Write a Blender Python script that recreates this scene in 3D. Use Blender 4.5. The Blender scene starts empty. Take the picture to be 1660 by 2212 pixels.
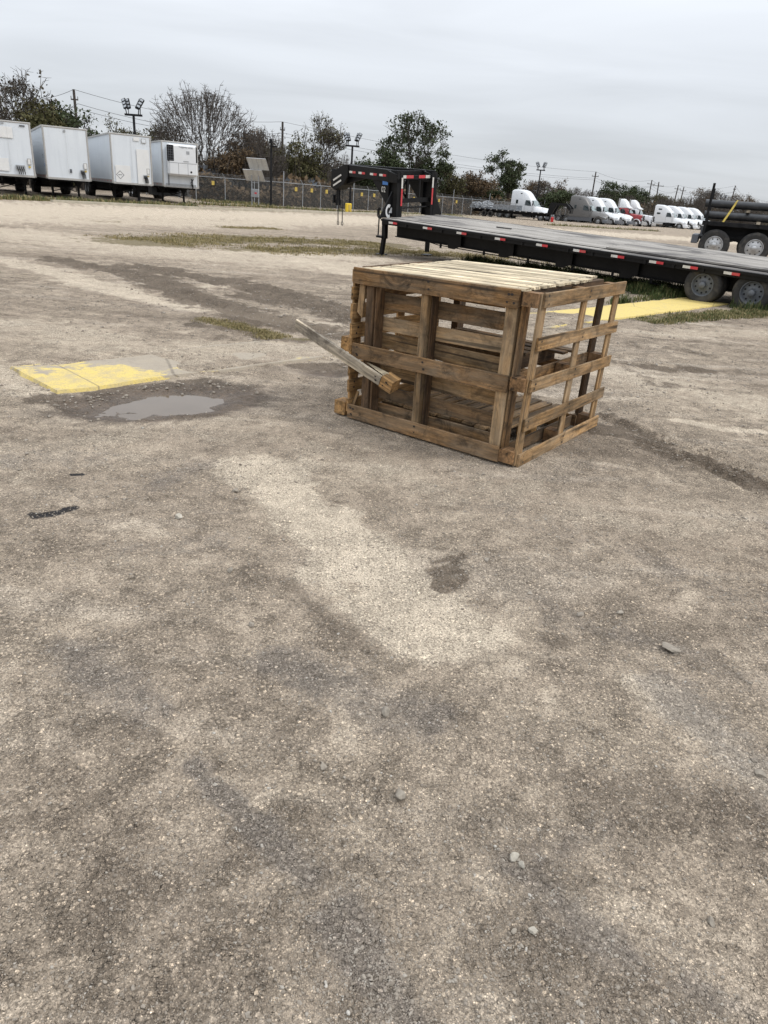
import bpy, math, random
import numpy as np
from mathutils import Vector, Matrix
random.seed(7); RNG = np.random.default_rng(11)
S = bpy.context.scene; COL = S.collection
R_ = math.radians
# ------------------------------------------------------------------ camera
CW, CH, CF, PITCH, ROLL, CAMZ = 1660.0, 2212.0, 1535.0, R_(23.8), R_(4.3), 1.45
_f = Vector((0, math.cos(PITCH), -math.sin(PITCH))); _r = Vector((1, 0, 0)); _u = _r.cross(_f)
_c, _s = math.cos(ROLL), math.sin(ROLL)
RT = _r*_c + _u*_s; UP = _u*_c - _r*_s
cam = bpy.data.cameras.new("camera"); camo = bpy.data.objects.new("camera", cam); COL.objects.link(camo)
cam.sensor_fit = 'VERTICAL'; cam.sensor_height = 24; cam.lens = 24*CF/CH
cam.clip_start = 0.05; cam.clip_end = 6000
camo.matrix_world = Matrix(((RT.x, UP.x, -_f.x, 0), (RT.y, UP.y, -_f.y, 0), (RT.z, UP.z, -_f.z, CAMZ), (0, 0, 0, 1)))
S.camera = camo
# ------------------------------------------------------------------ world, sun, exposure
SUN_EL, SUN_AZ = R_(50), R_(102)     # azimuth from +Y clockwise (to the right and slightly behind the camera)
w = bpy.data.worlds.new("World"); S.world = w; w.use_nodes = True
nt = w.node_tree; nt.nodes.clear()
def nn(t, **k):
    n = nt.nodes.new(t)
    for a, b in k.items():
        if a[0] == '_': n.inputs[int(a[1:])].default_value = b
        else: setattr(n, a, b)
    return n
def lk(a, b): nt.links.new(a, b)
sky = nn('ShaderNodeTexSky', sky_type='NISHITA', sun_disc=False, sun_elevation=SUN_EL, sun_rotation=SUN_AZ)
bg1 = nn('ShaderNodeBackground', _1=0.05); lk(sky.outputs[0], bg1.inputs[0])
tc = nn('ShaderNodeTexCoord'); sx = nn('ShaderNodeSeparateXYZ'); lk(tc.outputs['Generated'], sx.inputs[0])
# overcast: zenith about three times as bright as the horizon
el = nn('ShaderNodeMath', operation='MAXIMUM', _1=0.0); lk(sx.outputs[2], el.inputs[0])
br = nn('ShaderNodeMapRange'); br.inputs[1].default_value = 0; br.inputs[2].default_value = 1; br.inputs[3].default_value = .56; br.inputs[4].default_value = 2.1
lk(el.outputs[0], br.inputs[0])
# cloud deck: direction projected on a plane overhead
dz = nn('ShaderNodeMath', operation='ADD', _1=.10); lk(el.outputs[0], dz.inputs[0])
dx = nn('ShaderNodeMath', operation='DIVIDE'); lk(sx.outputs[0], dx.inputs[0]); lk(dz.outputs[0], dx.inputs[1])
dy = nn('ShaderNodeMath', operation='DIVIDE'); lk(sx.outputs[1], dy.inputs[0]); lk(dz.outputs[0], dy.inputs[1])
cb = nn('ShaderNodeCombineXYZ', _2=0.0); lk(dx.outputs[0], cb.inputs[0]); lk(dy.outputs[0], cb.inputs[1])
mp = nn('ShaderNodeMapping'); mp.inputs['Scale'].default_value = (.55, 1.1, 1); mp.inputs['Rotation'].default_value = (0, 0, .12); lk(cb.outputs[0], mp.inputs[0])
nz = nn('ShaderNodeTexNoise'); nz.inputs['Scale'].default_value = .9; nz.inputs['Detail'].default_value = 5; nz.inputs['Roughness'].default_value = .5; nz.inputs['Distortion'].default_value = .5
lk(mp.outputs[0], nz.inputs['Vector'])
cr = nn('ShaderNodeMapRange'); cr.inputs[1].default_value = .3; cr.inputs[2].default_value = .7; cr.inputs[3].default_value = .90; cr.inputs[4].default_value = 1.10
lk(nz.outputs[0], cr.inputs[0])
mu = nn('ShaderNodeMath', operation='MULTIPLY'); lk(br.outputs[0], mu.inputs[0]); lk(cr.outputs[0], mu.inputs[1])
bg2 = nn('ShaderNodeBackground'); bg2.inputs[0].default_value = (.945, .985, 1.045, 1); lk(mu.outputs[0], bg2.inputs[1])
ad = nn('ShaderNodeAddShader'); lk(bg1.outputs[0], ad.inputs[0]); lk(bg2.outputs[0], ad.inputs[1])
bg1.inputs[1].default_value = 0.012
wo = nn('ShaderNodeOutputWorld'); lk(ad.outputs[0], wo.inputs[0])
sl = bpy.data.lights.new("sun", 'SUN'); sl.energy = 1.5; sl.angle = R_(10); sl.color = (1, .96, .9)
so = bpy.data.objects.new("sun", sl); COL.objects.link(so)
sd = Vector((math.sin(SUN_AZ)*math.cos(SUN_EL), math.cos(SUN_AZ)*math.cos(SUN_EL), math.sin(SUN_EL)))
so.rotation_euler = sd.to_track_quat('Z', 'Y').to_euler(); so.location = (0, 0, 30)
S.view_settings.view_transform = 'Standard'; S.view_settings.look = 'None'
S.view_settings.exposure = 0.0; S.view_settings.gamma = 1
S.cycles.max_bounces = 6

# ------------------------------------------------------------------ helpers
def at(x, y, z=0.0):
    d = _f*CF + RT*(x-CW/2) + UP*(CH/2-y); t = (z-CAMZ)/d.z
    return Vector((d.x*t, d.y*t, z))
def atY(x, y, Y):
    d = _f*CF + RT*(x-CW/2) + UP*(CH/2-y); t = Y/d.y
    return Vector((d.x*t, Y, CAMZ+d.z*t))
def tag(o, label=None, cat=None, group=None, kind=None):
    if label: o['label'] = label
    if cat: o['category'] = cat
    if group: o['group'] = group
    if kind: o['kind'] = kind
    return o
def empty(name, loc=(0, 0, 0), rz=0, label=None, cat=None, group=None, mtx=None):
    o = bpy.data.objects.new(name, None); COL.objects.link(o); o.empty_display_size = .2
    if mtx is not None: o.matrix_world = mtx
    else: o.location = loc; o.rotation_euler = (0, 0, rz)
    return tag(o, label, cat, group)
def np_mesh(name, V, F, mats, parent=None, smooth=False, midx=None, k=None):
    """V (n,3) array, F (m,k) array of equal-size faces, or list of lists"""
    me = bpy.data.meshes.new(name)
    V = np.asarray(V, dtype=np.float32)
    if isinstance(F, np.ndarray):
        m, k = F.shape
        me.vertices.add(len(V)); me.vertices.foreach_set('co', V.ravel())
        me.loops.add(m*k); me.loops.foreach_set('vertex_index', F.astype(np.int32).ravel())
        me.polygons.add(m); me.polygons.foreach_set('loop_start', np.arange(0, m*k, k, dtype=np.int32))
        me.update(calc_edges=True)
    else:
        me.from_pydata(V.tolist(), [], F)
    for mm in (mats if isinstance(mats, (list, tuple)) else [mats]): me.materials.append(mm)
    if midx is not None: me.polygons.foreach_set('material_index', np.asarray(midx, dtype=np.int32))
    me.polygons.foreach_set('use_smooth', np.full(len(me.polygons), bool(smooth)))
    me.update()
    o = bpy.data.objects.new(name, me); COL.objects.link(o)
    if parent: o.parent = parent
    return o
def copy_tree(o, parent=None):
    c = o.copy(); COL.objects.link(c)
    if parent: c.parent = parent
    for ch in list(o.children): copy_tree(ch, c)
    return c
class MB:
    def __init__(s): s.v = []; s.f = []; s.m = []
    def add(s, vs, fs, mi=0):
        b = len(s.v); s.v += [tuple(v) for v in vs]; s.f += [[b+i for i in f] for f in fs]; s.m += [mi]*len(fs); return s
    def box(s, c, sz, rot=None, mi=0, bev=0.0):
        x, y, z = sz[0]/2, sz[1]/2, sz[2]/2; c = Vector(c)
        b = min(bev, x*.9, y*.9, z*.9)
        if b > 0:
            vs = []
            for sx_ in (-1, 1):
                for sy_ in (-1, 1):
                    for sz_ in (-1, 1):
                        vs += [Vector((sx_*(x-b), sy_*(y-b), sz_*z)), Vector((sx_*(x-b), sy_*y, sz_*(z-b))), Vector((sx_*x, sy_*(y-b), sz_*(z-b)))]
            def I(a, b_, c_, k): return ((a*2+b_)*2+c_)*3+k
            fs = [[I(0,0,1,0),I(1,0,1,0),I(1,1,1,0),I(0,1,1,0)], [I(0,0,0,0),I(0,1,0,0),I(1,1,0,0),I(1,0,0,0)],
                  [I(0,0,0,1),I(1,0,0,1),I(1,0,1,1),I(0,0,1,1)], [I(0,1,0,1),I(0,1,1,1),I(1,1,1,1),I(1,1,0,1)],
                  [I(0,0,0,2),I(0,0,1,2),I(0,1,1,2),I(0,1,0,2)], [I(1,0,0,2),I(1,1,0,2),I(1,1,1,2),I(1,0,1,2)]]
            for a in (0, 1):
                for b_ in (0, 1):
                    fs.append([I(a,b_,0,1),I(a,b_,1,1),I(a,b_,1,2),I(a,b_,0,2)] if (a ^ b_) else [I(a,b_,0,1),I(a,b_,0,2),I(a,b_,1,2),I(a,b_,1,1)])
                    fs.append([I(0,a,b_,0),I(1,a,b_,0),I(1,a,b_,1),I(0,a,b_,1)] if not (a ^ b_) else [I(0,a,b_,0),I(0,a,b_,1),I(1,a,b_,1),I(1,a,b_,0)])
                    fs.append([I(a,0,b_,0),I(a,1,b_,0),I(a,1,b_,2),I(a,0,b_,2)] if (a ^ b_) else [I(a,0,b_,0),I(a,0,b_,2),I(a,1,b_,2),I(a,1,b_,0)])
                    for c_ in (0, 1):
                        pass
            for a in (0, 1):
                for b_ in (0, 1):
                    for c_ in (0, 1):
                        t = [I(a,b_,c_,0), I(a,b_,c_,1), I(a,b_,c_,2)]
                        fs.append(t if (a+b_+c_) % 2 == 1 else t[::-1])
        else:
            vs = [Vector((i, j, k)) for i in (-x, x) for j in (-y, y) for k in (-z, z)]
            fs = [[0,1,3,2],[4,6,7,5],[0,4,5,1],[2,3,7,6],[0,2,6,4],[1,5,7,3]]
        if rot is not None: vs = [rot @ v for v in vs]
        return s.add([v+c for v in vs], fs, mi)
    def bar(s, p0, p1, wd, th, up=(0, 0, 1), mi=0, bev=0.0):
        p0 = Vector(p0); p1 = Vector(p1); d = p1-p0; L = d.length; d.normalize(); up = Vector(up)
        y = up.cross(d)
        if y.length < 1e-4: y = Vector((1, 0, 0)).cross(d)
        y.normalize(); z = d.cross(y)
        return s.box((p0+p1)/2, (L, wd, th), Matrix((d, y, z)).transposed(), mi, bev)
    def cyl(s, p0, p1, r0, r1=None, n=12, mi=0, cap=True):
        r1 = r0 if r1 is None else r1; p0 = Vector(p0); p1 = Vector(p1); d = (p1-p0).normalized()
        a = d.orthogonal().normalized(); b = d.cross(a); vs = []
        for p, r in ((p0, r0), (p1, r1)):
            vs += [p+(a*math.cos(2*math.pi*i/n)+b*math.sin(2*math.pi*i/n))*r for i in range(n)]
        fs = [[i, (i+1) % n, n+(i+1) % n, n+i] for i in range(n)]
        if cap: fs += [list(range(n))[::-1], list(range(n, 2*n))]
        return s.add(vs, fs, mi)
    def tube(s, pts, r, n=6, mi=0):
        for a, b in zip(pts[:-1], pts[1:]): s.cyl(a, b, r, r, n, mi)
        return s
    def lathe(s, prof, c, axis='y', n=24, mi=0):
        """prof: list of (radius, offset along axis)"""
        c = Vector(c); vs = []
        for r, h in prof:
            for i in range(n):
                a = 2*math.pi*i/n; q, t = r*math.cos(a), r*math.sin(a)
                vs.append(c+Vector({'y': (q, h, t), 'x': (h, q, t), 'z': (q, t, h)}[axis]))
        fs = []
        for j in range(len(prof)-1):
            for i in range(n): fs.append([j*n+i, j*n+(i+1) % n, (j+1)*n+(i+1) % n, (j+1)*n+i])
        return s.add(vs, fs, mi)
    def prism(s, poly, y0, y1, mi=0, T=None):
        """poly in XZ extruded along Y; T optional func"""
        n = len(poly); vs = [Vector((p[0], y0, p[1])) for p in poly]+[Vector((p[0], y1, p[1])) for p in poly]
        if T: vs = [T(v) for v in vs]
        fs = [list(range(n)), list(range(n, 2*n))[::-1]]+[[i, n+i, n+(i+1) % n, (i+1) % n] for i in range(n)]
        return s.add(vs, fs, mi)
    def build(s, name, mats, parent=None, smooth=False):
        me = bpy.data.meshes.new(name); me.from_pydata(s.v, [], s.f)
        for mm in (mats if isinstance(mats, (list, tuple)) else [mats]): me.materials.append(mm)
        me.polygons.foreach_set('material_index', s.m)
        if smooth is True: me.polygons.foreach_set('use_smooth', [True]*len(me.polygons))
        me.update(); me.validate()
        o = bpy.data.objects.new(name, me); COL.objects.link(o)
        if smooth == 'auto':
            me.shade_smooth() if hasattr(me, 'shade_smooth') else None
            try: me.set_sharp_from_angle(angle=R_(35))
            except Exception: pass
        if parent: o.parent = parent
        return o

# ------------------------------------------------------------------ materials
class MT:
    """small node-graph helper"""
    def __init__(s, name):
        s.m = bpy.data.materials.new(name); s.m.use_nodes = True; s.t = s.m.node_tree; s.t.nodes.clear()
        s.out = s.n('ShaderNodeOutputMaterial'); s.p = s.n('ShaderNodeBsdfPrincipled'); s.l(s.p.outputs[0], s.out.inputs[0])
    def n(s, t, **k):
        n = s.t.nodes.new(t)
        for a, b in k.items(): setattr(n, a, b)
        return n
    def l(s, a, b): s.t.links.new(a, b)
    def set(s, nd, **k):
        for a, b in k.items(): nd.inputs[a.replace('_', ' ')].default_value = b
    def coord(s, kind='Object', scale=(1, 1, 1), rot=(0, 0, 0), rnd=False):
        tc = s.n('ShaderNodeTexCoord'); mp = s.n('ShaderNodeMapping'); mp.inputs['Scale'].default_value = scale; mp.inputs['Rotation'].default_value = rot
        if kind == 'World':
            g = s.n('ShaderNodeNewGeometry'); s.l(g.outputs['Position'], mp.inputs[0])
        elif rnd:
            oi = s.n('ShaderNodeObjectInfo'); ml = s.n('ShaderNodeVectorMath', operation='SCALE'); ml.inputs[0].default_value = (37, 11, 23)
            s.l(oi.outputs['Random'], ml.inputs['Scale']); av = s.n('ShaderNodeVectorMath', operation='ADD'); s.l(tc.outputs[kind], av.inputs[0]); s.l(ml.outputs[0], av.inputs[1]); s.l(av.outputs[0], mp.inputs[0])
        else: s.l(tc.outputs[kind], mp.inputs[0])
        return mp.outputs[0]
    def noise(s, vec, scale=5, detail=4, rough=.55, dist=0.0):
        n = s.n('ShaderNodeTexNoise'); s.l(vec, n.inputs['Vector']); s.set(n, Scale=scale, Detail=detail, Roughness=rough, Distortion=dist); return n.outputs[0]
    def voro(s, vec, scale=5, feat='F1', rand=1.0, out=0):
        n = s.n('ShaderNodeTexVoronoi', feature=feat); s.l(vec, n.inputs['Vector']); n.inputs['Scale'].default_value = scale; n.inputs['Randomness'].default_value = rand; return n.outputs[out]
    def ramp(s, fac, stops, interp='LINEAR'):
        r = s.n('ShaderNodeValToRGB'); s.l(fac, r.inputs[0]); cr = r.color_ramp; cr.interpolation = interp
        while len(cr.elements) > 1: cr.elements.remove(cr.elements[-1])
        for i, (p, c) in enumerate(stops):
            e = cr.elements[0] if i == 0 else cr.elements.new(p)
            e.position = p; c = (c, c, c) if isinstance(c, (int, float)) else c; e.color = (*c[:3], 1)
        return r.outputs[0]
    def vlen(s, v):
        m = s.n('ShaderNodeVectorMath', operation='LENGTH'); s.l(v, m.inputs[0]); return m.outputs['Value']
    def rng(s, v, a, b, c=0, d=1):
        m = s.n('ShaderNodeMapRange'); s.l(v, m.inputs[0])
        for i, q in enumerate((a, b, c, d)): m.inputs[i+1].default_value = q
        return m.outputs[0]
    def mix(s, fac, a, b, mode='MIX'):
        m = s.n('ShaderNodeMix', data_type='RGBA', blend_type=mode)
        for i, q in ((0, fac), (6, a), (7, b)):
            if isinstance(q, (int, float)): m.inputs[i].default_value = q if i == 0 else (q, q, q, 1)
            elif isinstance(q, (tuple, list)): m.inputs[i].default_value = (*q[:3], 1)
            else: s.l(q, m.inputs[i])
        return m.outputs[2]
    def math(s, op, a, b=None, c=None):
        m = s.n('ShaderNodeMath', operation=op)
        for i, q in enumerate((a, b, c)):
            if q is None: continue
            if isinstance(q, (int, float)): m.inputs[i].default_value = q
            else: s.l(q, m.inputs[i])
        return m.outputs[0]
    def bump(s, h, strength=.3, dist=.01, prev=None):
        b = s.n('ShaderNodeBump'); b.inputs['Strength'].default_value = strength; b.inputs['Distance'].default_value = dist
        s.l(h, b.inputs['Height'])
        if prev is not None: s.l(prev, b.inputs['Normal'])
        return b.outputs[0]
    def fin(s, color=None, rough=.7, metal=0.0, normal=None, spec=.5, **k):
        p = s.p
        for nm, q in (('Base Color', color), ('Roughness', rough), ('Metallic', metal), ('Specular IOR Level', spec)):
            if q is None: continue
            if isinstance(q, (int, float)): p.inputs[nm].default_value = q
            elif isinstance(q, (tuple, list)): p.inputs[nm].default_value = (*q[:3], 1)
            else: s.l(q, p.inputs[nm])
        if normal is not None: s.l(normal, p.inputs['Normal'])
        for a, b in k.items(): p.inputs[a.replace('_', ' ')].default_value = b
        return s.m
def simple(name, col, rough=.6, metal=0.0, var=.12, scale=6, bump=0.0, spec=.5, dirt=None, dirtamt=.5, grime=6):
    """paint-like material with mottled variation and optional dirt colour"""
    t = MT(name); v = t.coord('Object', rnd=True)
    n = t.noise(v, scale, 5, .6)
    c = t.mix(t.rng(n, .3, .7), tuple(q*(1-var) for q in col), tuple(min(1, q*(1+var)) for q in col))
    if dirt is not None:
        d = t.noise(v, grime, 6, .65, .4); c = t.mix(t.rng(d, .48, .72, 0, dirtamt), c, dirt)
    nm = t.bump(t.noise(v, scale*12, 3), bump, .003) if bump else None
    return t.fin(c, rough, metal, nm, spec)
def wood(name, ca, cb, grey, greyamt=.5, dark=(.028, .020, .013), rough=.85, knots=True, stain=.6):
    t = MT(name); v = t.coord('Object', rnd=True)
    mp = t.n('ShaderNodeMapping'); mp.inputs['Scale'].default_value = (1.0, 9.0, 9.0); t.l(v, mp.inputs[0]); g = mp.outputs[0]
    # rings seen as long streaks
    ring = t.noise(g, 3.2, 3, .5, 1.6)
    wv = t.math('FRACT', t.math('MULTIPLY', ring, 9.0)); wv = t.rng(wv, 0, 1)
    mp2 = t.n('ShaderNodeMapping'); mp2.inputs['Scale'].default_value = (2.6, 62, 62); t.l(v, mp2.inputs[0])
    fine = t.noise(mp2.outputs[0], 1.0, 3, .6)
    c = t.mix(wv, ca, cb)
    c = t.mix(t.rng(fine, .44, .60, 0, .80), c, tuple(q*.34 for q in ca))
    # grey weathering in long patches
    mp3 = t.n('ShaderNodeMapping'); mp3.inputs['Scale'].default_value = (2.2, 7, 7); t.l(v, mp3.inputs[0])
    w1 = t.noise(mp3.outputs[0], 1.0, 5, .65, .6)
    c = t.mix(t.rng(w1, .38, .66, 0, greyamt), c, grey)
    # dark stains / mould blotches
    w2 = t.noise(v, 7.5, 6, .68, .8)
    c = t.mix(t.rng(w2, .50, .68, 0, stain), c, dark)
    # sparse dark specks
    w3 = t.noise(mp2.outputs[0], .40, 2, .5); c = t.mix(t.rng(w3, .62, .70, 0, .8), c, dark)
    # knots
    if knots:
        mk = t.n('ShaderNodeMapping'); mk.inputs['Scale'].default_value = (2.4, 5, 5); t.l(v, mk.inputs[0])
        k = t.voro(mk.outputs[0], 1.0); c = t.mix(t.rng(k, .05, .13, .75, 0), c, (.10, .05, .022))
    oi = t.n('ShaderNodeObjectInfo'); b = t.rng(oi.outputs['Random'], 0, 1, .66, 1.22); rs_ = t.math('FRACT', t.math('MULTIPLY', oi.outputs['Random'], 17.3)); c = t.mix(t.rng(rs_, .4, 1, 0, .28), c, t.mix(fine, tuple(q*.7 for q in grey), grey))
    mp5 = t.n('ShaderNodeMapping'); mp5.inputs['Scale'].default_value = (3.0, 11, 11); t.l(v, mp5.inputs[0]); b = t.math('MULTIPLY', b, t.rng(t.noise(mp5.outputs[0], 1.0, 5, .7, .6), .32, .68, .58, 1.5))
    vm = t.n('ShaderNodeVectorMath', operation='SCALE'); t.l(c, vm.inputs[0]); t.l(b, vm.inputs['Scale'])
    hs = t.math('ADD', t.math('MULTIPLY', fine, .6), t.math('MULTIPLY', wv, .25))
    nm = t.bump(hs, .45, .0025)
    return t.fin(vm.outputs[0], rough, 0, nm, .25)
M = {}
M['wood'] = wood('weathered_pine', (.315, .180, .076), (.160, .084, .034), (.155, .122, .086), .75, stain=.85)
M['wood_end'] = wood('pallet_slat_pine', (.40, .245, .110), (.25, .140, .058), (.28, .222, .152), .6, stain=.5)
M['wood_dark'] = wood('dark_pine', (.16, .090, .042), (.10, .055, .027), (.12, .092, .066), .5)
M['wood_top'] = wood('sunbleached_pine', (.64, .53, .36), (.55, .45, .29), (.52, .45, .34), .4, stain=.12, knots=False)
M['wood_warm'] = wood('warm_pine', (.46, .27, .105), (.36, .19, .07), (.30, .20, .11), .3, stain=.4)
M['wood_block'] = wood('pressed_block', (.31, .172, .075), (.23, .125, .055), (.22, .14, .08), .45, stain=.55, knots=False)
M['wood_grey'] = wood('grey_plank', (.52, .44, .33), (.40, .33, .235), (.20, .185, .165), .8, stain=.75)
M['nail'] = simple('rusty_nail', (.02, .014, .01), .7)
# ------------------------------------------------------------------ ground
def _h(ix, iy, sd):
    with np.errstate(over='ignore'):
        n = (ix.astype(np.int64)*374761393+iy.astype(np.int64)*668265263+sd*1442695041) & 0xffffffff
        n = ((n ^ (n >> 13))*1274126177) & 0xffffffff
        return ((n ^ (n >> 16)) & 0xffff)/65535.0
def vnoise(x, y, sd=0):
    ix = np.floor(x); iy = np.floor(y); fx = x-ix; fy = y-iy; fx = fx*fx*(3-2*fx); fy = fy*fy*(3-2*fy)
    a = _h(ix, iy, sd); b = _h(ix+1, iy, sd); c = _h(ix, iy+1, sd); d = _h(ix+1, iy+1, sd)
    return (a*(1-fx)+b*fx)*(1-fy)+(c*(1-fx)+d*fx)*fy
def fbm(x, y, f, o=4, sd=0, g=.5):
    r = 0; a = 1; t = 0
    for k in range(o):
        r = r+a*(vnoise(x*f+k*17.3, y*f-k*9.1, sd+k)-.5); t += a; a *= g; f *= 2.03
    return r/t*2          # about -1..1
def P(x, y): q = at(x, y); return (q.x, q.y)
def segdist(X, Y, pts):
    """distance to a polyline plus signed side offset and arc length"""
    best = np.full(X.shape, 1e9); side = np.zeros_like(best); arc = np.zeros_like(best); acc = 0
    for (x0, y0), (x1, y1) in zip(pts[:-1], pts[1:]):
        dx_, dy_ = x1-x0, y1-y0; L = math.hypot(dx_, dy_); t = np.clip(((X-x0)*dx_+(Y-y0)*dy_)/(L*L), 0, 1)
        d = np.hypot(X-x0-t*dx_, Y-y0-t*dy_); k = d < best
        sg = ((X-x0)*dy_-(Y-y0)*dx_)/L
        best = np.where(k, d, best); side = np.where(k, sg, side); arc = np.where(k, acc+t*L, arc); acc += L
    return best, side, arc
# puddle frame
PUD = (-1.63, 4.97, R_(39)); WATER_Z = -0.020
CR_A = Vector((-.3133, 4.8927, 0)); CR_ANG = R_(-37.2)
# strip of concrete: long axis
ST0 = Vector((-2.765, 5.265, 0)); ST_DIR = Vector((8.95, 9.75, 0)).normalized(); ST_N = Vector((-ST_DIR.y, ST_DIR.x, 0)); ST_L = 13.25; ST_HW = .475
# features: list of (attribute, polyline px, width m, amplitude, edge noise)
FEAT = [
 ('mud', [(1395, 962), (1440, 958)], .09, 1.0), ('mud', [(1300, 935), (1370, 925)], .12, 1.0), ('mud', [(1530, 985), (1600, 1030)], .12, 1.0), ('mud', [(940, 1262), (960, 1235), (985, 1215)], .03, 1.0), ('dark', [(620, 1255), (700, 1340), (800, 1400)], .06, .8), ('dark', [(1000, 1440), (1200, 1380), (1330, 1350)], .10, .6), ('dark', [(250, 1560), (330, 1600)], .05, .9), ('dark', [(500, 1560), (640, 1590)], .05, .5), ('dark', [(620, 1760), (690, 1780)], .03, .9),
 ('dark', [(0, 1900), (800, 1950), (1660, 1900)], .60, .55), ('dark', [(0, 1500), (500, 1560), (1000, 1600)], .40, .42), ('dark', [(100, 2150), (800, 2150), (1500, 2150)], .3, .5),
 ('pale', [(0, 1000), (500, 930), (1100, 1080), (1660, 1150)], .75, .42), ('pale', [(0, 700), (400, 760), (700, 760)], 1.1, .5), ('pale', [(1300, 800), (1660, 880)], .8, .55), ('pale', [(0, 500), (300, 540), (800, 580)], 3.0, .6), ('pale', [(-600, 445), (200, 455), (900, 478), (1700, 530)], 9, .8),
 ('mud', [(120, 560), (300, 590), (420, 640), (560, 690), (760, 728)], .55, .9), ('mud', [(300, 575), (450, 600), (640, 640), (800, 690)], .50, .95),
 ('mud', [(560, 640), (700, 665), (820, 700)], .6, .8), ('dark', [(0, 530), (260, 560), (480, 600)], .5, .5), ('mud', [(300, 600), (420, 635)], .45, .8),
 ('mud', [(420, 722), (520, 735), (600, 738)], .22, .5), ('mud', [(640, 790), (760, 800)], .22, .9), ('mud', [(0, 930), (90, 950)], .5, .35),
 ('mud', [(1285, 915), (1400, 950)], .16, .9), ('mud', [(1440, 975), (1520, 990), (1600, 1020), (1660, 1045)], .15, .9), ('mud', [(1350, 785), (1440, 800), (1520, 800)], .25, .7), ('mud', [(1300, 770), (1400, 830), (1600, 850)], .16, .5),
 ('mud', [(1330, 900), (1440, 960)], .2, .6), ('dark', [(1480, 1000), (1660, 1055)], .14, .9), ('mud', [(1320, 740), (1480, 760), (1660, 790)], .3, .45),
 ('mud', [(90, 862), (230, 885), (400, 895), (520, 860), (430, 825), (290, 835), (180, 862)], .20, 1.0),
 ('mud', [(935, 1235), (985, 1240), (950, 1270)], .06, .95), ('mud', [(940, 1215), (990, 1200)], .04, .7),
 ('coal', [(75, 1108), (110, 1104), (160, 1094)], .045, 1.0), ('coal', [(150, 1028), (168, 1026)], .03, .8), ('coal', [(1180, 2310), (1250, 2340)], .02, .6),
 ('pale', [(560, 1010), (640, 1090), (760, 1180), (860, 1300), (960, 1370)], .26, .95), ('pale', [(680, 1240), (760, 1290), (900, 1380)], .16, .7), ('pale', [(540, 1000), (760, 1000), (900, 1030)], .25, .5),
 ('pale', [(1470, 905), (1560, 925), (1660, 935)], .12, 1.0), ('pale', [(1400, 720), (1660, 720)], .6, .5), ('pale', [(180, 615), (420, 665), (700, 705)], .35, .95), ('pale', [(0, 560), (160, 600), (300, 640)], .5, .7),
 ('pale', [(640, 560), (760, 590), (850, 600)], .8, .8), ('pale', [(0, 790), (60, 850)], .2, .6), ('pale', [(430, 620), (500, 615)], .25, .7), ('pale', [(520, 545), (800, 560)], 1.2, .8),
 ('pale', [(0, 470), (300, 480), (700, 480)], 5, .6), ('pale', [(1000, 500), (1300, 505), (1500, 520)], 6, .6), ('pale', [(120, 1230), (330, 1200), (520, 1150)], .14, .4),
 ('pale', [(1400, 1470), (1520, 1560), (1640, 1680)], .12, .7), ('pale', [(1230, 1950), (1300, 2010)], .07, .5), ('pale', [(900, 1010), (1150, 1080), (1500, 1180)], .3, .35),
 ('gravel', [(1420, 1460), (1520, 1560), (1660, 1690)], .13, .8), ('gravel', [(410, 1670), (480, 1740), (570, 1820), (660, 1900)], .055, 1.0), ('gravel', [(160, 1400), (260, 1480), (330, 1540)], .12, .7),
 ('gravel', [(600, 1430), (760, 1500), (900, 1560)], .14, .8), ('gravel', [(740, 1990), (860, 2120), (900, 2200)], .07, .9), ('gravel', [(1120, 1880), (1230, 1980), (1330, 2040)], .07, .8),
 ('gravel', [(1100, 1900), (1300, 1800)], .08, .5), ('gravel', [(300, 1180), (480, 1160)], .15, .5), ('gravel', [(330, 1050), (440, 1010)], .12, .6), ('gravel', [(1050, 1090), (1350, 1190), (1500, 1260)], .25, .45),
 ('gravel', [(1500, 2120), (1640, 2190)], .06, .7), ('gravel', [(1150, 1320), (1460, 1400), (1640, 1480)], .16, .5), ('gravel', [(30, 1000), (220, 990)], .2, .5),
 ('dark', [(200, 1600), (330, 1650), (560, 1700)], .12, .6), ('dark', [(0, 1700), (300, 1850), (500, 2000)], .35, .55), ('dark', [(150, 1560), (400, 1620)], .09, .5), ('dark', [(560, 1250), (700, 1340), (860, 1440)], .1, .5),
 ('dark', [(900, 1500), (1150, 1500), (1350, 1650)], .2, .35), ('dark', [(1500, 1750), (1660, 1800)], .12, .5), ('dark', [(1200, 1000), (1400, 1010)], .2, .35), ('dark', [(0, 2100), (900, 2200), (1660, 2180)], .18, .4),
 ('dark', [(350, 1150), (520, 1220), (640, 1290)], .12, .45), ('dark', [(1300, 1040), (1500, 1110)], .16, .3),
 ('grass', [(310, 524), (420, 520), (560, 516), (830, 530)], 1.6, 1.0), ('grass', [(540, 540), (900, 545), (1040, 560)], 1.0, .8), ('mud', [(430, 700), (520, 712), (600, 735), (650, 742)], .20, .8), ('grass', [(430, 690), (520, 705), (600, 730), (650, 738)], .14, .7),
 ('grass', [(1010, 575), (1150, 590), (1300, 612), (1480, 632)], .75, 1.2), ('grass', [(1400, 690), (1500, 684), (1660, 676)], .33, 1.1), ('grass', [(1180, 560), (1360, 580)], 1.4, .9),
 ('grass', [(0, 430), (200, 436), (400, 446)], 1.2, .9), ('grass', [(480, 491), (600, 494)], .7, .7), ('grass', [(0, 590), (60, 600)], .5, .4), ('grass', [(220, 478), (290, 480)], .6, .6),
 ('grass', [(430, 447), (620, 452), (900, 466), (1020, 470)], 1.8, .6),
]
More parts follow.
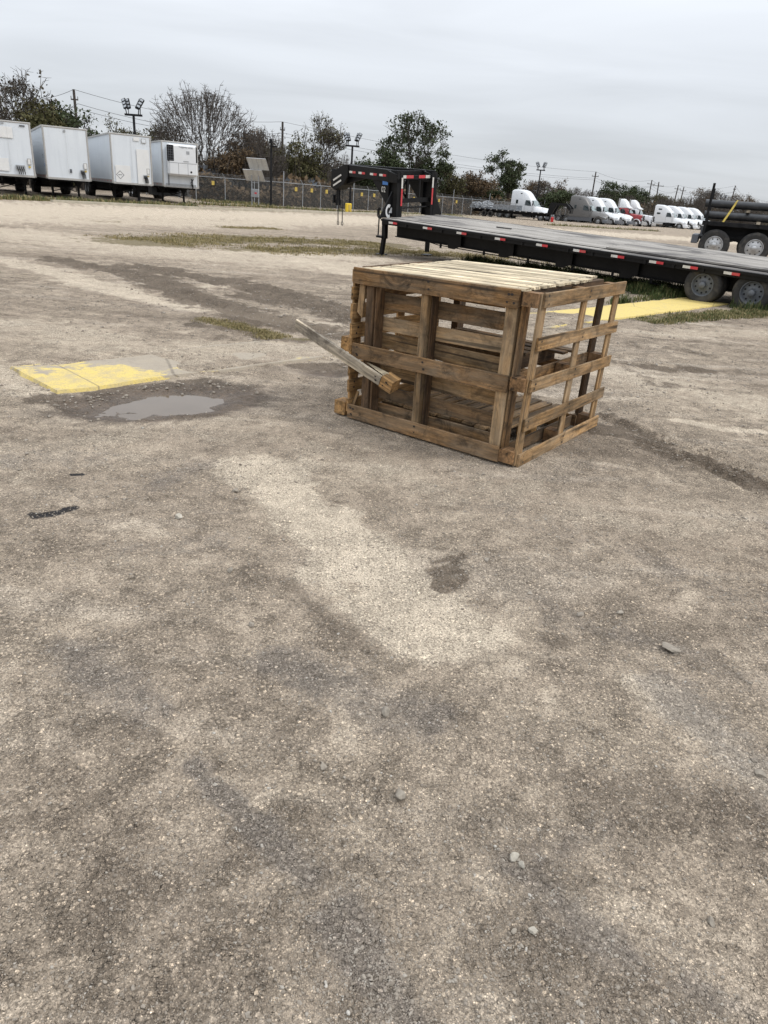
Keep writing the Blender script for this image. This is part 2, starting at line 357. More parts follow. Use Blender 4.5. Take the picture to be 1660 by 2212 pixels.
RUTS = [  # (polyline px, half width m, depth, tread pitch, tread amp)
 ([(200, 575), (330, 610), (520, 680), (760, 735)], .16, .035, .07, .010), ([(330, 580), (520, 625), (800, 700)], .16, .030, .07, .010), ([(420, 560), (620, 640), (820, 712)], .14, .022, .07, .008),
 ([(1300, 905), (1420, 945), (1540, 985), (1700, 1060)], .10, .040, .06, .012), ([(1340, 930), (1480, 985), (1640, 1060)], .08, .032, .06, .011),
 ([(130, 560), (240, 610), (380, 650)], .14, .018, .07, .006), ([(1150, 1120), (1350, 1180), (1640, 1250)], .10, .004, .05, .003), ([(1320, 770), (1480, 800), (1660, 830)], .10, .016, .06, .006),
 ([(1320, 730), (1480, 745), (1660, 770)], .10, .012, .06, .006), ([(470, 715), (600, 735)], .12, .018, .07, .008), ([(1000, 1190), (1150, 1260), (1320, 1340)], .09, .004, .05, .0025),
]
FEATW = [(a, [P(*q) for q in pl], wd, am) for a, pl, wd, am in FEAT]
RUTW = [([P(*q) for q in pl], hw, dp, tp, ta) for pl, hw, dp, tp, ta in RUTS]
def terrain(X, Y, fine=True):
    """heights and surface masks of the yard at world points"""
    n1 = fbm(X, Y, .9, 4, 3); n2 = fbm(X, Y, 6, 4, 9); n3 = fbm(X, Y, 22, 3, 21)
    D = np.hypot(X, Y)
    Mk = {k: np.zeros_like(X) for k in ('mud', 'dark', 'pale', 'gravel', 'grass', 'coal')}
    XX = X+.10*fbm(X, Y, 2.2, 3, 31)*np.clip(D/5, .4, 6); YY = Y+.10*fbm(X, Y, 2.2, 3, 41)*np.clip(D/5, .4, 6)
    for a, pl, wd, am in FEATW:
        lo = np.min(pl, 0)-3*wd-.3; hi = np.max(pl, 0)+3*wd+.3
        k = (X > lo[0]) & (X < hi[0]) & (Y > lo[1]) & (Y < hi[1])
        if not k.any(): continue
        d, sg, ar = segdist(XX[k], YY[k], pl)
        e = .55*n2[k]+.35*n3[k]
        m = np.clip(1.25-d/wd+e*.8, 0, 1) if a != 'coal' else np.clip(1.3-d/wd+e*1.4, 0, 1)
        Mk[a][k] = np.maximum(Mk[a][k], np.minimum(1, m)*am)
    n4 = fbm(X, Y, 62, 2, 33)
    h = .012*n1+.0055*n2*np.clip(D/3, .6, 3)+.0032*n3+.0030*np.maximum(n4, -.1)*np.clip(2-D/4, 0, 1)
    h = h+.02*fbm(X, Y, .25, 2, 77)*np.clip((D-6)/10, 0, 1)
    # ruts with tyre tread
    for pl, hw, dp, tp, ta in RUTW:
        lo = np.min(pl, 0)-3*hw; hi = np.max(pl, 0)+3*hw
        k = (X > lo[0]) & (X < hi[0]) & (Y > lo[1]) & (Y < hi[1])
        if not k.any(): continue
        d, sg, ar = segdist(X[k]+.02*n1[k], Y[k]+.02*n1[k], pl)
        q = d/hw; tread = np.sin((ar+np.abs(sg)*.6)/tp*2*np.pi)*ta*np.clip(1-q, 0, 1)
        lon = np.cos(sg/hw*7)*ta*.5*np.clip(1.1-q, 0, 1)
        h[k] += -dp*np.exp(-(q*1.1)**4)*(.6+.4*n2[k])+tread+lon+dp*.65*np.exp(-((q-1.35)*3)**2)*(.5+.9*n2[k])
        Mk['dark'][k] = np.maximum(Mk['dark'][k], .5*np.clip(-tread/ta, 0, 1)*(dp > .01))
    h = h+Mk['mud']*(.030*fbm(X, Y, 7, 5, 55, .6)+.006*n3)+Mk['gravel']*.002*n3
    # pothole with the puddle
    cx, cy, an = PUD; u = (X-cx)*math.cos(an)+(Y-cy)*math.sin(an); v = -(X-cx)*math.sin(an)+(Y-cy)*math.cos(an)
    q = np.sqrt((u/.74)**2+((v+.02)/.44)**2)+.14*fbm(X, Y, 3.5, 3, 63)+.05*fbm(X, Y, 14, 3, 64)
    pit = np.clip(1.08-q, 0, 1); pit = pit*pit*(3-2*pit)
    h = h*(1-.35*pit)-.048*np.minimum(1, pit*1.55)
    wet = np.clip(1.42-q, 0, 1)
    q2 = np.hypot((X+.62)/.42, (Y-6.28)/.22); h = h-.03*np.clip(1.1-q2, 0, 1); wet = np.maximum(wet, .55*np.clip(1.2-q2, 0, 1))
    # keep level under the crates and the concrete strip
    uc = (X-CR_A.x)*math.cos(CR_ANG)+(Y-CR_A.y)*math.sin(CR_ANG); vc = -(X-CR_A.x)*math.sin(CR_ANG)+(Y-CR_A.y)*math.cos(CR_ANG)
    dc = np.maximum(np.maximum(-.1-uc, uc-1.5), np.maximum(-.05-vc, vc-1.4)); f = np.clip(1-dc/.25, 0, 1); h = h*(1-f)-.004*f
    us = (X-ST0.x)*ST_DIR.x+(Y-ST0.y)*ST_DIR.y; vs = (X-ST0.x)*ST_N.x+(Y-ST0.y)*ST_N.y
    ds = np.maximum(np.maximum(-us, us-ST_L), np.abs(vs)-ST_HW); f = np.clip(1-ds/.10, 0, 1); h = np.where(ds < .1, h*(1-f)-.012*f, h)
    # drifts of dirt lapping over the strip where it is buried
    bur = np.clip(np.minimum((us-.9)/.6, (9.2-us)/2.0), -.2, 1.0); bur = np.where((us < 2.5), np.maximum(bur, (vs-.22)/.25), bur); bur = np.clip(bur+.6*fbm(X, Y, 1.5, 4, 91)+.5*((us > 2.6) & (us < 7.5)), 0, 1)
    h = np.where(ds < 0, h+.034*np.clip(bur*1.3-.15, 0, 1)*np.clip(-ds/.08, 0, 1), h)
    far = np.clip((D-60)/60, 0, 1); h = h*(1-far)-.15*far*0
    Mk['wet'] = wet
    return h, Mk
dep = np.concatenate([np.linspace(R_(72), R_(1.2), 980), np.geomspace(R_(1.15), R_(.025), 60)])
rr = CAMZ/np.tan(dep)
aa = np.concatenate([np.linspace(R_(-56), R_(56), 860), np.linspace(R_(56), R_(304), 50)[1:-1]])
RRg, AAg = np.meshgrid(rr, aa, indexing='ij'); GX = RRg*np.sin(AAg); GY = RRg*np.cos(AAg)
GX = np.concatenate([[0.0], GX.ravel()]); GY = np.concatenate([[0.0], GY.ravel()])
GH, GM = terrain(GX, GY)
nr, na = len(rr), len(aa)
I = (1+np.arange(nr)[:, None]*na+np.arange(na)[None, :])
J = np.roll(I, -1, axis=1)
quads = np.stack([I[:-1].ravel(), I[1:].ravel(), J[1:].ravel(), J[:-1].ravel()], 1)[:, ::-1]
tm = MT('yard_dirt')
att = tm.n('ShaderNodeAttribute', attribute_name='M1'); s1 = tm.n('ShaderNodeSeparateColor'); tm.l(att.outputs['Color'], s1.inputs[0])
att2 = tm.n('ShaderNodeAttribute', attribute_name='M2'); s2 = tm.n('ShaderNodeSeparateColor'); tm.l(att2.outputs['Color'], s2.inputs[0])
mud, dark, pale = s1.outputs[0], s1.outputs[1], s1.outputs[2]; grav, grs, wet = s2.outputs[0], s2.outputs[1], s2.outputs[2]
coal = att2.outputs['Alpha']
vw = tm.coord('World')
nA = tm.noise(vw, .55, 6, .62, .3); nB = tm.noise(vw, 3.2, 7, .72, .5); nC = tm.noise(vw, 26, 5, .7); nD = tm.noise(vw, 130, 3, .65); nF = tm.noise(vw, 9, 5, .7, .4)
mps = tm.n('ShaderNodeMapping'); mps.inputs['Rotation'].default_value = (0, 0, .62); mps.inputs['Scale'].default_value = (.30, 2.2, 1); tm.l(vw, mps.inputs[0]); nS = tm.noise(mps.outputs[0], 1.1, 6, .68, .5)
def edged(m, k=1.0, lo=.36, hi=.60, src=None):
    """break a soft mask into crisp ragged patches"""
    q = tm.math('ADD', m, tm.math('MULTIPLY', tm.math('SUBTRACT', src if src is not None else nB, .5), k)); q = tm.math('ADD', q, tm.math('MULTIPLY', tm.math('SUBTRACT', nC, .5), k*.5))
    return tm.math('MULTIPLY', tm.rng(q, lo, hi), tm.rng(m, .02, .15))
c = tm.ramp(nA, [(.30, (.285, .236, .176)), (.46, (.320, .268, .203)), (.60, (.355, .300, .226)), (.75, (.41, .350, .268))])
c = tm.mix(tm.rng(nB, .52, .66, 0, .22), c, (.185, .152, .118)); c = tm.mix(tm.rng(nF, .54, .68, 0, .42), c, (.165, .134, .100)); c = tm.mix(tm.rng(nB, .44, .34, 0, .4), c, (.45, .390, .300))
farm = tm.rng(tm.vlen(vw), 2.0, 9.0, .45, 1)
c = tm.mix(tm.math('MULTIPLY', tm.rng(nS, .52, .64, 0, .65), farm), c, (.160, .130, .098)); c = tm.mix(tm.math('MULTIPLY', tm.rng(nS, .46, .36, 0, .6), farm), c, (.47, .415, .335))
c = tm.mix(tm.math('MULTIPLY', edged(pale, .9), .80), c, tm.mix(nF, (.52, .455, .350), (.45, .388, .297)))
c = tm.mix(tm.math('MULTIPLY', edged(dark, 1.3, .40, .72), .55), c, (.135, .110, .083))
c = tm.mix(tm.math('MULTIPLY', edged(grav, 1.5, .34, .80), .55), c, tm.mix(nC, (.13, .118, .103), (.25, .226, .203)))
c = tm.mix(tm.math('MULTIPLY', edged(mud, .8), .88), c, tm.mix(nF, (.085, .068, .050), (.165, .132, .098)))
c = tm.mix(tm.math('MULTIPLY', edged(grs, .7), .85), c, tm.mix(nC, (.105, .090, .045), (.20, .165, .088)))
c = tm.mix(edged(wet, .45, .22, .50, nF), c, tm.mix(nC, (.075, .054, .036), (.135, .100, .068)))
c = tm.mix(edged(coal, .5), c, (.022, .022, .024))
# grit: stones brighter or darker than the dirt round them; smooth packed dirt in between
rough = tm.rng(tm.math('ADD', tm.math('MULTIPLY', nB, .55), tm.math('MULTIPLY', nF, .45)), .40, .56, .35, 1.0)
rough = tm.math('MAXIMUM', rough, edged(grav, 1.3, .3, .8)); rough = tm.math('MULTIPLY', rough, tm.rng(pale, 0, 1, 1, .55))
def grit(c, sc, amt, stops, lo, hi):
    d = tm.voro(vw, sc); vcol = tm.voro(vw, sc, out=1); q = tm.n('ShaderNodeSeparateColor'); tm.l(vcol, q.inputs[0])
    k = tm.ramp(q.outputs[0], stops); edge = tm.rng(d, lo, hi, 0, 1)          # 1 in the crevices between stones, where shade is painted into the colour
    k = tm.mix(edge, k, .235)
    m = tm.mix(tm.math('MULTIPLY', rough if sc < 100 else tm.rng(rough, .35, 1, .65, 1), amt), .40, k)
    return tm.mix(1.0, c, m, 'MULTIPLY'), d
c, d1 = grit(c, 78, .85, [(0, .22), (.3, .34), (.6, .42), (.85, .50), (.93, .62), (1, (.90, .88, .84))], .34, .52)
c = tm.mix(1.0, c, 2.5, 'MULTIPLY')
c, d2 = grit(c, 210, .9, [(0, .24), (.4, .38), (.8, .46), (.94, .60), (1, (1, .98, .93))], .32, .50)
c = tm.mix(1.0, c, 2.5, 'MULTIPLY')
c = tm.mix(1.0, c, (1.60, 1.56, 1.57), 'MULTIPLY')
nG = tm.noise(vw, 62, 3, .6, .5); c = tm.mix(tm.math('MULTIPLY', tm.rng(nG, .57, .64, 0, .62), rough), c, (.075, .062, .048))  # dark specks painted into the dirt as shadows of small clods
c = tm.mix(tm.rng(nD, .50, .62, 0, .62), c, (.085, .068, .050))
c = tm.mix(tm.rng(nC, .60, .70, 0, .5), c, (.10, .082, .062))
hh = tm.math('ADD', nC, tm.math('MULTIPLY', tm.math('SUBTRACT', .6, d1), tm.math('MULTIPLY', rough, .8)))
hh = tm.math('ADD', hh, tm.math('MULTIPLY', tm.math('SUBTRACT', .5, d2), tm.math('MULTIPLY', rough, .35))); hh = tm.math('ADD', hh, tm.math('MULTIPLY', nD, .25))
nb = tm.bump(hh, .95, .017)
nb = tm.bump(tm.math('ADD', nB, tm.math('MULTIPLY', nF, .6)), .5, .06, nb)
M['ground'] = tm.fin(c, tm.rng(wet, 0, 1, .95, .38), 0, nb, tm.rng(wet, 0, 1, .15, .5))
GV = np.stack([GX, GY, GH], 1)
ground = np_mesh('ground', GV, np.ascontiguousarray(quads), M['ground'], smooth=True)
def colattr(o, nm, cols):
    a = o.data.attributes.new(nm, 'FLOAT_COLOR', 'POINT'); a.data.foreach_set('color', np.stack(cols, 1).astype(np.float32).ravel())
colattr(ground, 'M1', [GM['mud'], GM['dark'], GM['pale'], np.ones_like(GX)])
colattr(ground, 'M2', [GM['gravel'], GM['grass'], GM['wet'], GM['coal']])
tag(ground, kind='structure')
def gz(x, y):
    h, _ = terrain(np.array([float(x)]), np.array([float(y)])); return float(h[0])

# water in the pothole
wm = MT('puddle_water'); wv_ = wm.coord('World')
wc = wm.mix(wm.noise(wv_, 5, 4), (.10, .075, .052), (.14, .108, .078))
wm.fin(wc, .07, 0, wm.bump(wm.noise(wv_, 30, 2), .03, .002), .5, IOR=1.33)
mb = MB(); n = 48; vs = [Vector((PUD[0]+.72*math.cos(t)*math.cos(PUD[2])-.42*math.sin(t)*math.sin(PUD[2]), PUD[1]+.72*math.cos(t)*math.sin(PUD[2])+.42*math.sin(t)*math.cos(PUD[2]), WATER_Z-.012)) for t in [2*math.pi*i/n for i in range(n)]]
mb.add(vs, [list(range(n))]); tag(mb.build('water', wm.m), kind='structure')

# concrete strip with worn yellow paint
ct = MT('concrete_yellow_paint'); cv = ct.coord('Object')
sxz = ct.n('ShaderNodeSeparateXYZ'); ct.l(cv, sxz.inputs[0])
k1 = ct.noise(cv, 2.2, 6, .65, .5); k2 = ct.noise(cv, 16, 6, .7); k3 = ct.noise(cv, 90, 3)
con = ct.mix(k1, (.26, .22, .168), (.37, .322, .255)); con = ct.mix(ct.rng(k2, .5, .7, 0, .5), con, (.19, .16, .13))
yel = ct.mix(k2, (.54, .41, .115), (.64, .50, .17))
# paint at both ends of the strip only
uL = ct.rng(sxz.outputs[0], .5, 1.25, .95, -.3); uR = ct.rng(sxz.outputs[0], 5.2, 8.6, 0, 1.0)
pm = ct.math('MAXIMUM', uL, uR)
bk = ct.rng(sxz.outputs[1], -.22, .30, .25, -.48); bk = ct.math('MULTIPLY', bk, ct.rng(sxz.outputs[0], 3, 5, 1, .2)); worn = ct.math('ADD', ct.math('ADD', pm, bk), ct.math('MULTIPLY', ct.math('SUBTRACT', k1, .5), 2.2))
worn = ct.math('ADD', worn, ct.math('MULTIPLY', ct.math('SUBTRACT', k2, .5), .9))
pmask = ct.rng(worn, .42, .56)
pmask = ct.math('MULTIPLY', pmask, ct.rng(k2, .56, .72, .96, .2))
cc = ct.mix(pmask, con, yel)
vc_ = ct.voro(cv, .62, 'DISTANCE_TO_EDGE')
cc = ct.mix(ct.rng(vc_, .002, .006, .6, 0), cc, (.09, .075, .06))
cc = ct.mix(ct.rng(k3, .52, .68, 0, .55), cc, (.15, .125, .098))
cc = ct.mix(ct.math('MULTIPLY', ct.rng(ct.noise(cv, 5, 6, .75), .45, .68, 0, .75), ct.rng(sxz.outputs[0], 6, 9, 1, .25)), cc, (.33, .280, .21))
ct.fin(cc, .85, 0, ct.bump(ct.math('ADD', k2, ct.math('MULTIPLY', k3, .4)), .35, .006), .3)
NS, NW = 400, 26
us = np.linspace(0, ST_L, NS); vsn = np.linspace(-1, 1, NW)
UU, VV = np.meshgrid(us, vsn, indexing='ij')
edgeN = .045*fbm(UU, VV*0+3.1*np.sign(VV), 2.6, 4, 5)+.02*fbm(UU, np.sign(VV)*7, 14, 3, 8)
VW = VV*ST_HW+np.where(np.abs(VV) > .9, edgeN*np.sign(VV)*1.0, 0)
ends = .05*fbm(VV, UU*0, 3, 3, 12); UE = UU+np.where(UU < .01, ends-.06*VV*0, 0)
ZZ = np.where(np.abs(VV) > .999, -.05, .012-.010*np.clip(np.abs(VV)-.93, 0, 1)/.07+.004*fbm(UU, VW, 3, 3, 13))
ZZ = np.where((UU < .001) | (UU > ST_L-.001), -.05, ZZ)
idx = np.arange(NS*NW).reshape(NS, NW)
qd = np.stack([idx[:-1, :-1].ravel(), idx[1:, :-1].ravel(), idx[1:, 1:].ravel(), idx[:-1, 1:].ravel()], 1)
strip = np_mesh('path', np.stack([UE.ravel(), VW.ravel(), ZZ.ravel()], 1), qd, ct.m, smooth=False)
strip.matrix_world = Matrix(((ST_DIR.x, ST_N.x, 0, ST0.x), (ST_DIR.y, ST_N.y, 0, ST0.y), (0, 0, 1, 0), (0, 0, 0, 1)))
tag(strip, kind='structure')

# ------------------------------------------------------------------ loose stones
ICO_V = []; ICO_F = []
def _ico():
    t = (1+5**.5)/2; v = [(-1,t,0),(1,t,0),(-1,-t,0),(1,-t,0),(0,-1,t),(0,1,t),(0,-1,-t),(0,1,-t),(t,0,-1),(t,0,1),(-t,0,-1),(-t,0,1)]
    f = [(0,11,5),(0,5,1),(0,1,7),(0,7,10),(0,10,11),(1,5,9),(5,11,4),(11,10,2),(10,7,6),(7,1,8),(3,9,4),(3,4,2),(3,2,6),(3,6,8),(3,8,9),(4,9,5),(2,4,11),(6,2,10),(8,6,7),(9,8,1)]
    v = np.array(v, float); return v/np.linalg.norm(v[0]), np.array(f)
IV, IF = _ico()
OV = np.array([(1,0,0),(0,1,0),(-1,0,0),(0,-1,0),(0,0,1),(0,0,-1)], float); OF = np.array([(0,1,4),(1,2,4),(2,3,4),(3,0,4),(1,0,5),(2,1,5),(3,2,5),(0,3,5)])
def stones(xs, ys, rad, base_v, base_f, sink=.35):
    n = len(xs); V = base_v[None]*(1+.28*(RNG.random((n, len(base_v), 1))-.5)*2)
    sc = np.stack([1+.35*RNG.random(n), .75+.3*RNG.random(n), .5+.3*RNG.random(n)], 1)*rad[:, None]
    V = V*sc[:, None, :]; a = RNG.random(n)*6.283; ca, sa = np.cos(a)[:, None], np.sin(a)[:, None]
    X = V[:, :, 0]*ca-V[:, :, 1]*sa; Y = V[:, :, 0]*sa+V[:, :, 1]*ca
    h, _ = terrain(xs, ys)
    V = np.stack([X+xs[:, None], Y+ys[:, None], V[:, :, 2]+(h+rad*(.55-sink))[:, None]], 2)
    F = base_f[None]+(np.arange(n)*len(base_v))[:, None, None]
    return V.reshape(-1, 3), F.reshape(-1, 3)
gm = MT('loose_stone'); gvv = gm.coord('World'); gvo = gm.voro(gvv, 70, out=1); gs_ = gm.n('ShaderNodeSeparateColor'); gm.l(gvo, gs_.inputs[0])
gcl = gm.ramp(gs_.outputs[0], [(0, (.12, .10, .08)), (.35, (.20, .17, .138)), (.75, (.32, .285, .24)), (.95, (.42, .39, .34)), (1, (.62, .60, .55))])
gcl = gm.mix(gm.rng(gm.noise(gvv, 160, 4), .35, .65, .35, .8), gcl, (.215, .182, .145))
gm.fin(gcl, .9, 0, gm.bump(gm.noise(gvv, 300, 3), .4, .003), .25)
def scatter(n, rmax, lo, hi, power):
    dp = RNG.uniform(math.atan(CAMZ/rmax), R_(72), n*2); r = CAMZ/np.tan(dp); a = RNG.uniform(R_(-40), R_(40), n*2)
    x, y = r*np.sin(a), r*np.cos(a)
    _, mk = terrain(x, y)
    p = .16+.9*np.clip(fbm(x, y, 2.5, 4, 71)+.08, 0, 1)+1.0*mk['gravel']+.35*mk['mud']+.2*mk['dark']-.25*mk['pale']-.3*mk['grass']-.9*np.clip(mk['wet']*3, 0, 1)
    k = RNG.random(n*2) < p
    x, y = x[k][:n], y[k][:n]; r = r[k][:n]
    rad = lo*(hi/lo)**(RNG.random(len(x))**power)
    return x, y, rad
x, y, rad = scatter(150000, 16, .0016, .0062, 2.2)
x2, y2, rad2 = scatter(15000, 13, .0032, .013, 2.5)
Vs, Fs = stones(x, y, rad*np.clip(np.hypot(x, y)/3.4, .36, 2.8), OV, OF)
tag(np_mesh('gravel', Vs, Fs, gm.m), 'loose grit and small limestone gravel scattered over the dirt yard', 'gravel', kind='stuff')
Vs, Fs = stones(x2, y2, rad2*np.clip(np.hypot(x2, y2)/4.8, .42, 1.8), IV, IF, .3)
# stones crowd the rim of the pothole
th = np.where(RNG.random(420) < .7, RNG.uniform(.3, 3.0, 420), RNG.uniform(0, 6.283, 420)); th = th[:420]; q = RNG.normal(1.02, .17, 420); ex = PUD[0]+(.66*q*np.cos(th))*math.cos(PUD[2])-(.40*q*np.sin(th))*math.sin(PUD[2]); ey = PUD[1]+(.66*q*np.cos(th))*math.sin(PUD[2])+(.40*q*np.sin(th))*math.cos(PUD[2])
V2, F2 = stones(ex[:210], ey[:210], .004*(5.0)**(RNG.random(210)**2.5), IV, IF, .3)
tag(np_mesh('pebbles', np.concatenate([Vs, V2]), np.concatenate([Fs, F2+len(Vs)]), gm.m), 'thumbnail-sized pebbles lying in the dirt and around the pothole rim', 'pebbles', kind='stuff')
def rock(px, py, rad, lab, flat=.6, seed=0, col=None, rough=.18):
    rg = np.random.default_rng(seed+5); v, f = IV.copy(), IF.copy()
    for _ in range(2):
        e = {}; v = list(map(tuple, v)); nf = []
        def midp(a, b):
            kx = (min(a, b), max(a, b))
            if kx not in e: m_ = (np.array(v[a])+np.array(v[b]))/2; e[kx] = len(v); v.append(tuple(m_/np.linalg.norm(m_)))
            return e[kx]
        for a, b, c_ in f:
            ab, bc, ca_ = midp(a, b), midp(b, c_), midp(c_, a); nf += [(a, ab, ca_), (b, bc, ab), (c_, ca_, bc), (ab, bc, ca_)]
        v = np.array(v); f = np.array(nf)
    for _ in range(15):          # chop facets
        d = rg.normal(size=3); d /= np.linalg.norm(d); k = v@d; lim = rg.uniform(.48, .85); v = v-np.clip(k-lim, 0, 9)[:, None]*d
    v = v*(1+.05*rg.normal(size=(len(v), 1))*rough*3)
    v = v*np.array([1.15, .8, flat])*rad; a = rg.random()*6.28; v[:, :2] = v[:, :2]@np.array([[math.cos(a), math.sin(a)], [-math.sin(a), math.cos(a)]])
    g = at(px, py); o = np_mesh('rock', v, f, col or M['rock'], smooth=False)
    o.location = (g.x, g.y, gz(g.x, g.y)+rad*flat*.45); tag(o, lab, 'rock', 'loose rocks on the dirt')
M['rock'] = simple('limestone', (.235, .205, .165), .9, var=.3, scale=40, bump=.4, dirt=(.15, .12, .1), grime=30)
M['rock_pale'] = simple('pale_limestone', (.36, .33, .275), .9, var=.3, scale=40, bump=.4, dirt=(.3, .26, .2), grime=30)
for i, (px, py, rd, lb, fl, cm) in enumerate([
    (1448, 1405, .034, 'smooth flat oval rock right of centre in the mid foreground', .45, 0), (1459, 1412, .014, 'small stone tucked against the flat oval rock', .7, 0),
    (832, 1540, .019, 'grey stone on dark gravel in the middle of the yard foreground', .75, 0), (865, 1726, .021, 'pointed pyramid-shaped grey stone near the bottom centre', 1.0, 0),
    (700, 1662, .013, 'small dark round stone on smooth dirt left of centre', .8, 0), (1109, 1856, .015, 'pale round stone, upper left of a pair near the bottom', .8, 1),
    (1127, 1871, .012, 'pale round stone, lower right of a pair near the bottom', .8, 1), (1150, 2013, .012, 'bright whitish stone in bluish gravel near the bottom', .6, 1),
    (1643, 1671, .020, 'dark angular stone at the right edge of the foreground', .5, 0), (1628, 1352+290, .012, 'low grey stone just above the dark angular one at right', .6, 0),
    (1052, 1210, .018, 'dark clod beside the damp brown patch in front of the crate', .6, 0), (1145, 1405-122, .016, 'flat grey stone between damp patch and oval rock', .4, 0),
    (1255, 1328, .024, 'long low grey stone half sunk in pebbly dirt', .35, 0), (1340, 1325, .018, 'dull rounded stone sunk in pebbly dirt beside the long low one', .6, 0),
    (545, 1352-2, .017, 'lone rounded stone on pale dirt left of centre', .7, 0), (498, 1068+165, .018, 'squat brown stone left of the pale dirt patch', .7, 0),
    (1110, 2035-20, .008, 'tiny stone beside the bright whitish one', .7, 0), (1537, 1990, .014, 'low brown stone on smooth dirt at lower right', .6, 0),
    (510, 1061, .03, 'round dark clod in pebbly ground left of the crate', .5, 0), (388, 1127-9, .026, 'pale lump of limestone on the pebbly patch at left', .6, 1)]):
    rock(px, py, rd, lb, fl, i*7+3, M['rock_pale'] if cm else M['rock'])
# ------------------------------------------------------------------ pallets nailed up into a crate
def board(parent, name, c, L, W, T, axis='x', face='y', mat='wood', nails=(), split=0, warp=.0, seed=None, tilt=0.0, lab=None, bow=0):
    """a plank: L along axis, T along face normal, W along the third; local mesh has its grain along X"""
    rg = random.Random(seed if seed is not None else hash((round(c[0], 3), round(c[1], 3), round(c[2], 3))) & 0xffff)
    ax = {'x': Vector((1, 0, 0)), 'y': Vector((0, 1, 0)), 'z': Vector((0, 0, 1))}
    X = ax[axis] if isinstance(axis, str) else Vector(axis).normalized()
    Z = ax[face] if isinstance(face, str) else Vector(face).normalized()
    Y = Z.cross(X).normalized(); Z = X.cross(Y)
    n = max(4, int(L/.07)); ch = min(.0025, T*.2); vs = []; fs = []
    w0 = [rg.uniform(-1, 1) for _ in range(6)]
    for i in range(n+1):
        t = i/n; x = (t-.5)*L
        dy = warp*math.sin(t*3.1+w0[0])*.5; dz = bow*math.sin(t*math.pi)+warp*.4*math.sin(t*4+w0[1])
        a = W/2*(1+.012*math.sin(t*9+w0[2]*3)+.010*rg.uniform(-1, 1)); b = W/2*(1+.012*math.sin(t*7+w0[3]*3)+.010*rg.uniform(-1, 1)); h = T/2
        ex = [0]*8
        if i in (0, n): ex = [rg.uniform(-.003, .003) for _ in range(8)]
        if split and i == (n if split > 0 else 0):      # broken, splintered end
            ex = [rg.uniform(-.045, .03) for _ in range(8)]
        ring = [(-a+ch, -h), (b-ch, -h), (b, -h+ch), (b, h-ch), (b-ch, h), (-a+ch, h), (-a, h-ch), (-a, -h+ch)]
        for k, (yy, zz) in enumerate(ring): vs.append((x+ex[k], yy+dy, zz+dz))
    for i in range(n):
        for k in range(8): fs.append([i*8+k, (i+1)*8+k, (i+1)*8+(k+1) % 8, i*8+(k+1) % 8])
    fs += [list(range(8)), [n*8+k for k in range(8)][::-1]]
    mi = [0]*len(fs)
    fs = [f[::-1] for f in fs]
    for (nx, ny) in nails:                  # nail heads with rust halo
        for s_ in (-1, 1):
            r = rg.uniform(.0045, .0085); b0 = len(vs); z = s_*(T/2+.0006)
            vs += [(nx+r*math.cos(q*math.pi/3)*1.3, ny+r*math.sin(q*math.pi/3), z) for q in range(6)]
            f = [b0+q for q in range(6)]; fs.append(f if s_ > 0 else f[::-1]); mi.append(1)
    me = bpy.data.meshes.new(name); me.from_pydata(vs, [], fs); me.materials.append(M[mat]); me.materials.append(M['nail'])
    me.polygons.foreach_set('material_index', mi); me.update()
    o = bpy.data.objects.new(name, me); COL.objects.link(o); o.parent = parent
    mt = Matrix((X, Y, Z)).transposed().to_4x4(); mt = Matrix.Translation(Vector(c)) @ mt
    if tilt: mt = mt @ Matrix.Rotation(tilt, 4, 'Z')
    o.matrix_local = mt
    if lab: o['label'] = lab
    return o
def nl(L, W, us, k=2):
    r = []
    for u_ in us:
        r += [(u_-L/2+random.uniform(-.012, .012), (j-(k-1)/2)*W*.45+random.uniform(-.006, .006)) for j in range(k)]
    return r
G_CR = 'wooden pallets nailed up into an open crate'
def frame(loc, ang): return Matrix.Translation(Vector(loc)) @ Matrix.Rotation(ang, 4, 'Z')
# --- front pallet: stringers between three outer boards and a slatted inner deck
fp = empty('wooden_pallet', mtx=frame(CR_A+Vector((0, 0, .006)), CR_ANG) @ Matrix.Rotation(R_(-.4), 4, 'Y'), label='weathered pallet standing on edge as the long front side of the crate, facing left', cat='pallet', group=G_CR)
for z0, z1, m_, u0 in ((0.0, .098, 'wood', 0), (.43, .53, 'wood', .02), (.915, 1.018, 'wood', .0)):
    W = z1-z0; L = 1.232-u0
    board(fp, 'face_board', (u0+L/2, .010, (z0+z1)/2), L, W, .019, 'x', 'y', m_, nl(L, W, (.03, .05, .60, 1.17, 1.20)), warp=.004, seed=int(z0*100)+3)
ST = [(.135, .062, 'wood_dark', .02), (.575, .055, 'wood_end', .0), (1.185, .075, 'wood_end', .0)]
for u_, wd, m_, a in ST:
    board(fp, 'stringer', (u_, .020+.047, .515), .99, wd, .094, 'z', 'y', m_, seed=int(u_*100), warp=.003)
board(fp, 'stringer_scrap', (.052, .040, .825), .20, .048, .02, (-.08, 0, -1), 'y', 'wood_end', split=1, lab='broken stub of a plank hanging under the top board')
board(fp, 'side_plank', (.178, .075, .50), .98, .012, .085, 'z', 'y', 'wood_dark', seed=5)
board(fp, 'side_plank', (.612, .085, .50), .98, .010, .07, 'z', 'y', 'wood_dark', seed=6)
